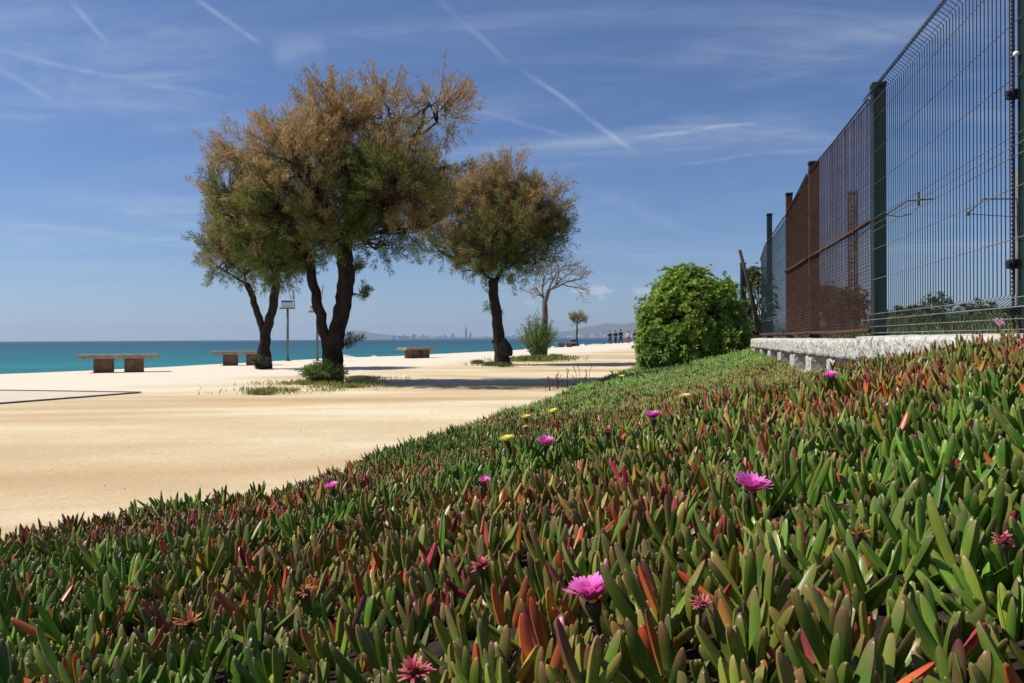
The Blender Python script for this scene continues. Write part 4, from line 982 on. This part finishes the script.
for px, py, r, kd, dz, lab in FL:
    p = surf_hit(px, py, dz); nm = {'pink': 'pink_flower', 'yellow': 'yellow_flower', 'cream': 'cream_flower', 'wilt': 'wilted_flower', 'dry': 'dried_flower'}[kd]
    flower(nm, lab, {'pink': GP, 'yellow': GY, 'cream': GY}.get(kd, GD), p, r, kd, (random.uniform(-.05, .22), random.uniform(-.25, .15)), .68 if kd == 'pink' else .55)
q = pt(999, 322, 3.75); b = MB()
fl = flower('lilac_flower', 'pale lilac flower behind the fence beside the right green post', 'pink ice plant flowers', q, .028, 'lilac', (.9, 0), .15)
b.tube([(q.x, q.y + .01, q.z), (q.x + .02, q.y + .03, .77)], .003, 5); st = b.build('stem', M_calyx, fl)

# dry stalks at the bank's edge
b = MB()
for i in range(26):
    px = random.uniform(545, 590); p = surf_hit(px, 392 - (px - 545) * .25, 0); h = random.uniform(.12, .30); b.tube([p - Vector((0, 0, .08)), p + Vector((random.uniform(-.03, .03), 0, h * .6)), p + Vector((random.uniform(-.06, .06), 0, h))], [.004, .004, .006], 4)
p = surf_hit(292, 470, 0)
o = b.build('dry_stalks', mat('dry_stalk', (.13, .085, .055), .9, .1)); tag(o, 'thin brown dry stalks sticking up at the edge of the bank', 'stalks', kind='stuff')

# ------------------------------------------------------------------ far coast, hills, city, boat
def ridge(name, prof, D, depth, m):
    """prof: (px, height px above the horizon)"""
    vs = []; fs = []; n = len(prof); K = 7
    for px, h in prof:
        x = (px - 512) / F * D
        for k in range(K):
            t = k / (K - 1); hh = (h / F * D) * math.sin(math.pi * t) ** .8
            xx = x + (px - 512) / F * depth * (t - .5); yy = D + depth * (t - .5); hh *= 1 + .12 * noise.noise(Vector((xx / 260, yy / 260, 0)))
            vs.append((xx, yy, -1.2 + hh))
    for i in range(n - 1):
        for k in range(K - 1): fs.append((i * K + k, (i + 1) * K + k, (i + 1) * K + k + 1, i * K + k + 1))
    me = bpy.data.meshes.new(name); me.from_pydata(vs, [], fs); o = link_mesh(name, me, m, smooth=True); o['kind'] = 'structure'; return o
M_hill = mat('scrubby_hill', (.05, .07, .045), .95, .05, col2=(.12, .12, .09), scale=.004, detail=8)
M_strip = mat('far_beach', (.55, .50, .42), .9, .1, col2=(.4, .38, .34), scale=.01)
def smooth_prof(pts, n):
    xs = np.linspace(pts[0][0], pts[-1][0], n); ys = np.interp(xs, [p[0] for p in pts], [p[1] for p in pts]); return [(x, max(0, y + .35 * math.sin(x * .9) * (y > 1) + .2 * math.sin(x * 2.3))) for x, y in zip(xs, ys)]
ridge('west_hill', smooth_prof([(325, 0), (340, 3), (350, 8), (362, 9), (372, 6.5), (390, 4.5), (410, 3), (440, 2.5), (480, 2), (560, 3), (600, 2.5)], 70), 7600, 900, M_hill)
ridge('mountain_range', smooth_prof([(500, 1), (530, 3), (555, 6), (575, 9), (590, 12), (603, 16), (612, 15), (625, 14.5), (645, 16), (670, 17), (700, 14), (760, 15), (850, 12), (1000, 10), (1150, 4)], 120), 7900, 1400, M_hill)
mb = MB(); a = [( (px - 512) / F * 5600, 5600) for px in (415, 470, 560, 640, 800, 1100)]; vs = []
for x, y in a: vs += [(x, y, -1.3), (x, y, 6.0), (x * 1.4, y * 1.4, 7)]
fs = []
for i in range(len(a) - 1): fs += [(3 * i, 3 * i + 3, 3 * i + 4, 3 * i + 1), (3 * i + 1, 3 * i + 4, 3 * i + 5, 3 * i + 2)]
mb.add(vs, fs); o = mb.build('far_coast', M_strip); o['kind'] = 'structure'
MBd = {'grey': mat('far_grey_building', (.26, .25, .25), .8, .2, col2=(.34, .33, .32), scale=.05), 'pink': mat('far_brick_building', (.42, .26, .21), .8, .2, col2=(.5, .33, .27), scale=.05), 'white': mat('far_white_building', (.66, .63, .60), .8, .2, col2=(.55, .53, .50), scale=.05), 'dark': mat('far_glass_tower', (.10, .12, .15), .4, .5)}
def far_block(px, hpx, wpx, m, D=5800, dep=40):
    x = (px - 512) / F * D; h = hpx / F * D; w = wpx / F * D; b = MB(); b.box((x, D, h / 2 - 1), (w, dep, h)); b.box((x + w * .1, D, h + h * .05 - 1), (w * .4, dep * .5, h * .12)); o = b.build('far_building', MBd[m])
    w_ = {'grey': 'grey', 'pink': 'brick coloured', 'white': 'whitish', 'dark': 'dark glassy'}[m]; tag(o, 'tiny hazy %s block of the city skyline across the bay' % w_, 'building', 'hazy %s city buildings across the bay' % w_); return o
for px, h, w, m in [(400, 3.2, 4, 'grey'), (404, 4.6, 1.6, 'dark'), (408, 3, 4, 'grey'), (414, 4.8, 3.5, 'grey'), (417, 3.8, 2, 'white'), (423, 4.4, 2.2, 'pink'), (427, 3.5, 4, 'grey'), (433, 2.8, 5, 'white'), (440, 3, 4, 'grey'), (445, 4.2, 2.6, 'grey'), (453, 5.2, 3.2, 'grey'), (458, 2.4, 4, 'white'), (478, 2.5, 5, 'white'), (486, 2.2, 4, 'grey'), (508, 3, 4, 'grey'), (514, 4, 2, 'dark'), (570, 3, 5, 'white')]:
    far_block(px, h, w, m)
for i in range(38):
    px = random.uniform(572, 640); far_block(px, random.uniform(1.5, 4.5) + (2.5 if i % 5 == 0 else 0), random.uniform(1.2, 3.2), random.choice(['pink', 'pink', 'white', 'grey']), 5750 + random.uniform(0, 600))
def spire(px, h, w, label):
    D = 5700; x = (px - 512) / F * D; h = h / F * D; w = w / F * D; root = empty('tall_tower', (x, D, 0), label, 'tower')
    b = MB(); b.lathe((x, D, -1), [(w * .5, 0), (w * .5, h * .55), (w * .36, h * .78), (w * .12, h * .88), (.0, h * .89)], 12); b.build('shaft', MBd['dark'], root, True)
    b = MB(); b.tube([(x, D, h * .85), (x, D, h)], w * .08, 5); b.build('spire', MBd['dark'], root)
spire(466, 14, 2.6, 'tallest tower with a spire on the hazy skyline across the bay'); spire(470.5, 7.5, 2.0, 'shorter rounded tower right beside the tallest tower on the skyline')

def sailboat(px, D, h):
    x = (px - 512) / F * D; root = empty('sailboat', (x, D, -1.1), 'tiny white sailing boat on the bay below the left hill', 'boat'); m = mat('white_sail', (.8, .8, .78), .7, .2)
    b = MB(); b.add([(x - .6, D - .45, -.1), (x + 2.4, D, .1), (x - .6, D + .45, -.1), (x - 2.0, D, -.1), (x - .5, D, -1.25), (x + 1.4, D, -1.2)], [(0, 1, 2, 3), (0, 4, 5, 1), (2, 1, 5, 4), (3, 4, 0), (3, 2, 4)]); b.build('hull', m, root)
    b = MB(); b.tube([(x, D, -.2), (x, D, h - 1.1)], .09, 6); b.build('mast', m, root)
    b = MB(); b.add([(x - .15, D, .5), (x - .15, D, h - 1.3), (x - 3.0, D + .3, .6), (x - .15, D + .06, .5), (x - .15, D + .06, h - 1.3), (x - 3.0, D + .36, .6)], [(0, 1, 2), (5, 4, 3), (0, 3, 4, 1), (1, 4, 5, 2), (2, 5, 3, 0)]); b.build('sail', m, root)
    b = MB(); b.add([(x + .15, D, h * .7), (x + 2.3, D, .2), (x + .15, D - .2, .2), (x + .15, D + .05, h * .7), (x + 2.3, D + .05, .2), (x + .15, D - .15, .2)], [(0, 1, 2), (5, 4, 3), (0, 3, 4, 1), (1, 4, 5, 2), (2, 5, 3, 0)]); b.build('sail', m, root)
sailboat(394, 1100, 9)

# ------------------------------------------------------------------ haze
def haze():
    m = bpy.data.materials.new('sea_air'); m.use_nodes = True; N = m.node_tree.nodes; L = m.node_tree.links
    for n in list(N):
        if n.type != 'OUTPUT_MATERIAL': N.remove(n)
    v = N.new('ShaderNodeVolumePrincipled'); v.inputs['Density'].default_value = 1.25e-4; v.inputs['Color'].default_value = (.60, .74, .95, 1); v.inputs['Anisotropy'].default_value = .2
    L.new(v.outputs[0], [n for n in N if n.type == 'OUTPUT_MATERIAL'][0].inputs['Volume'])
    b = MB(); b.box((-3000, 6900, 125), (28000, 15400, 256)); o = b.build('haze', m); o['kind'] = 'stuff'; o['label'] = 'thin sea haze over the bay'; o['category'] = 'haze'
haze()
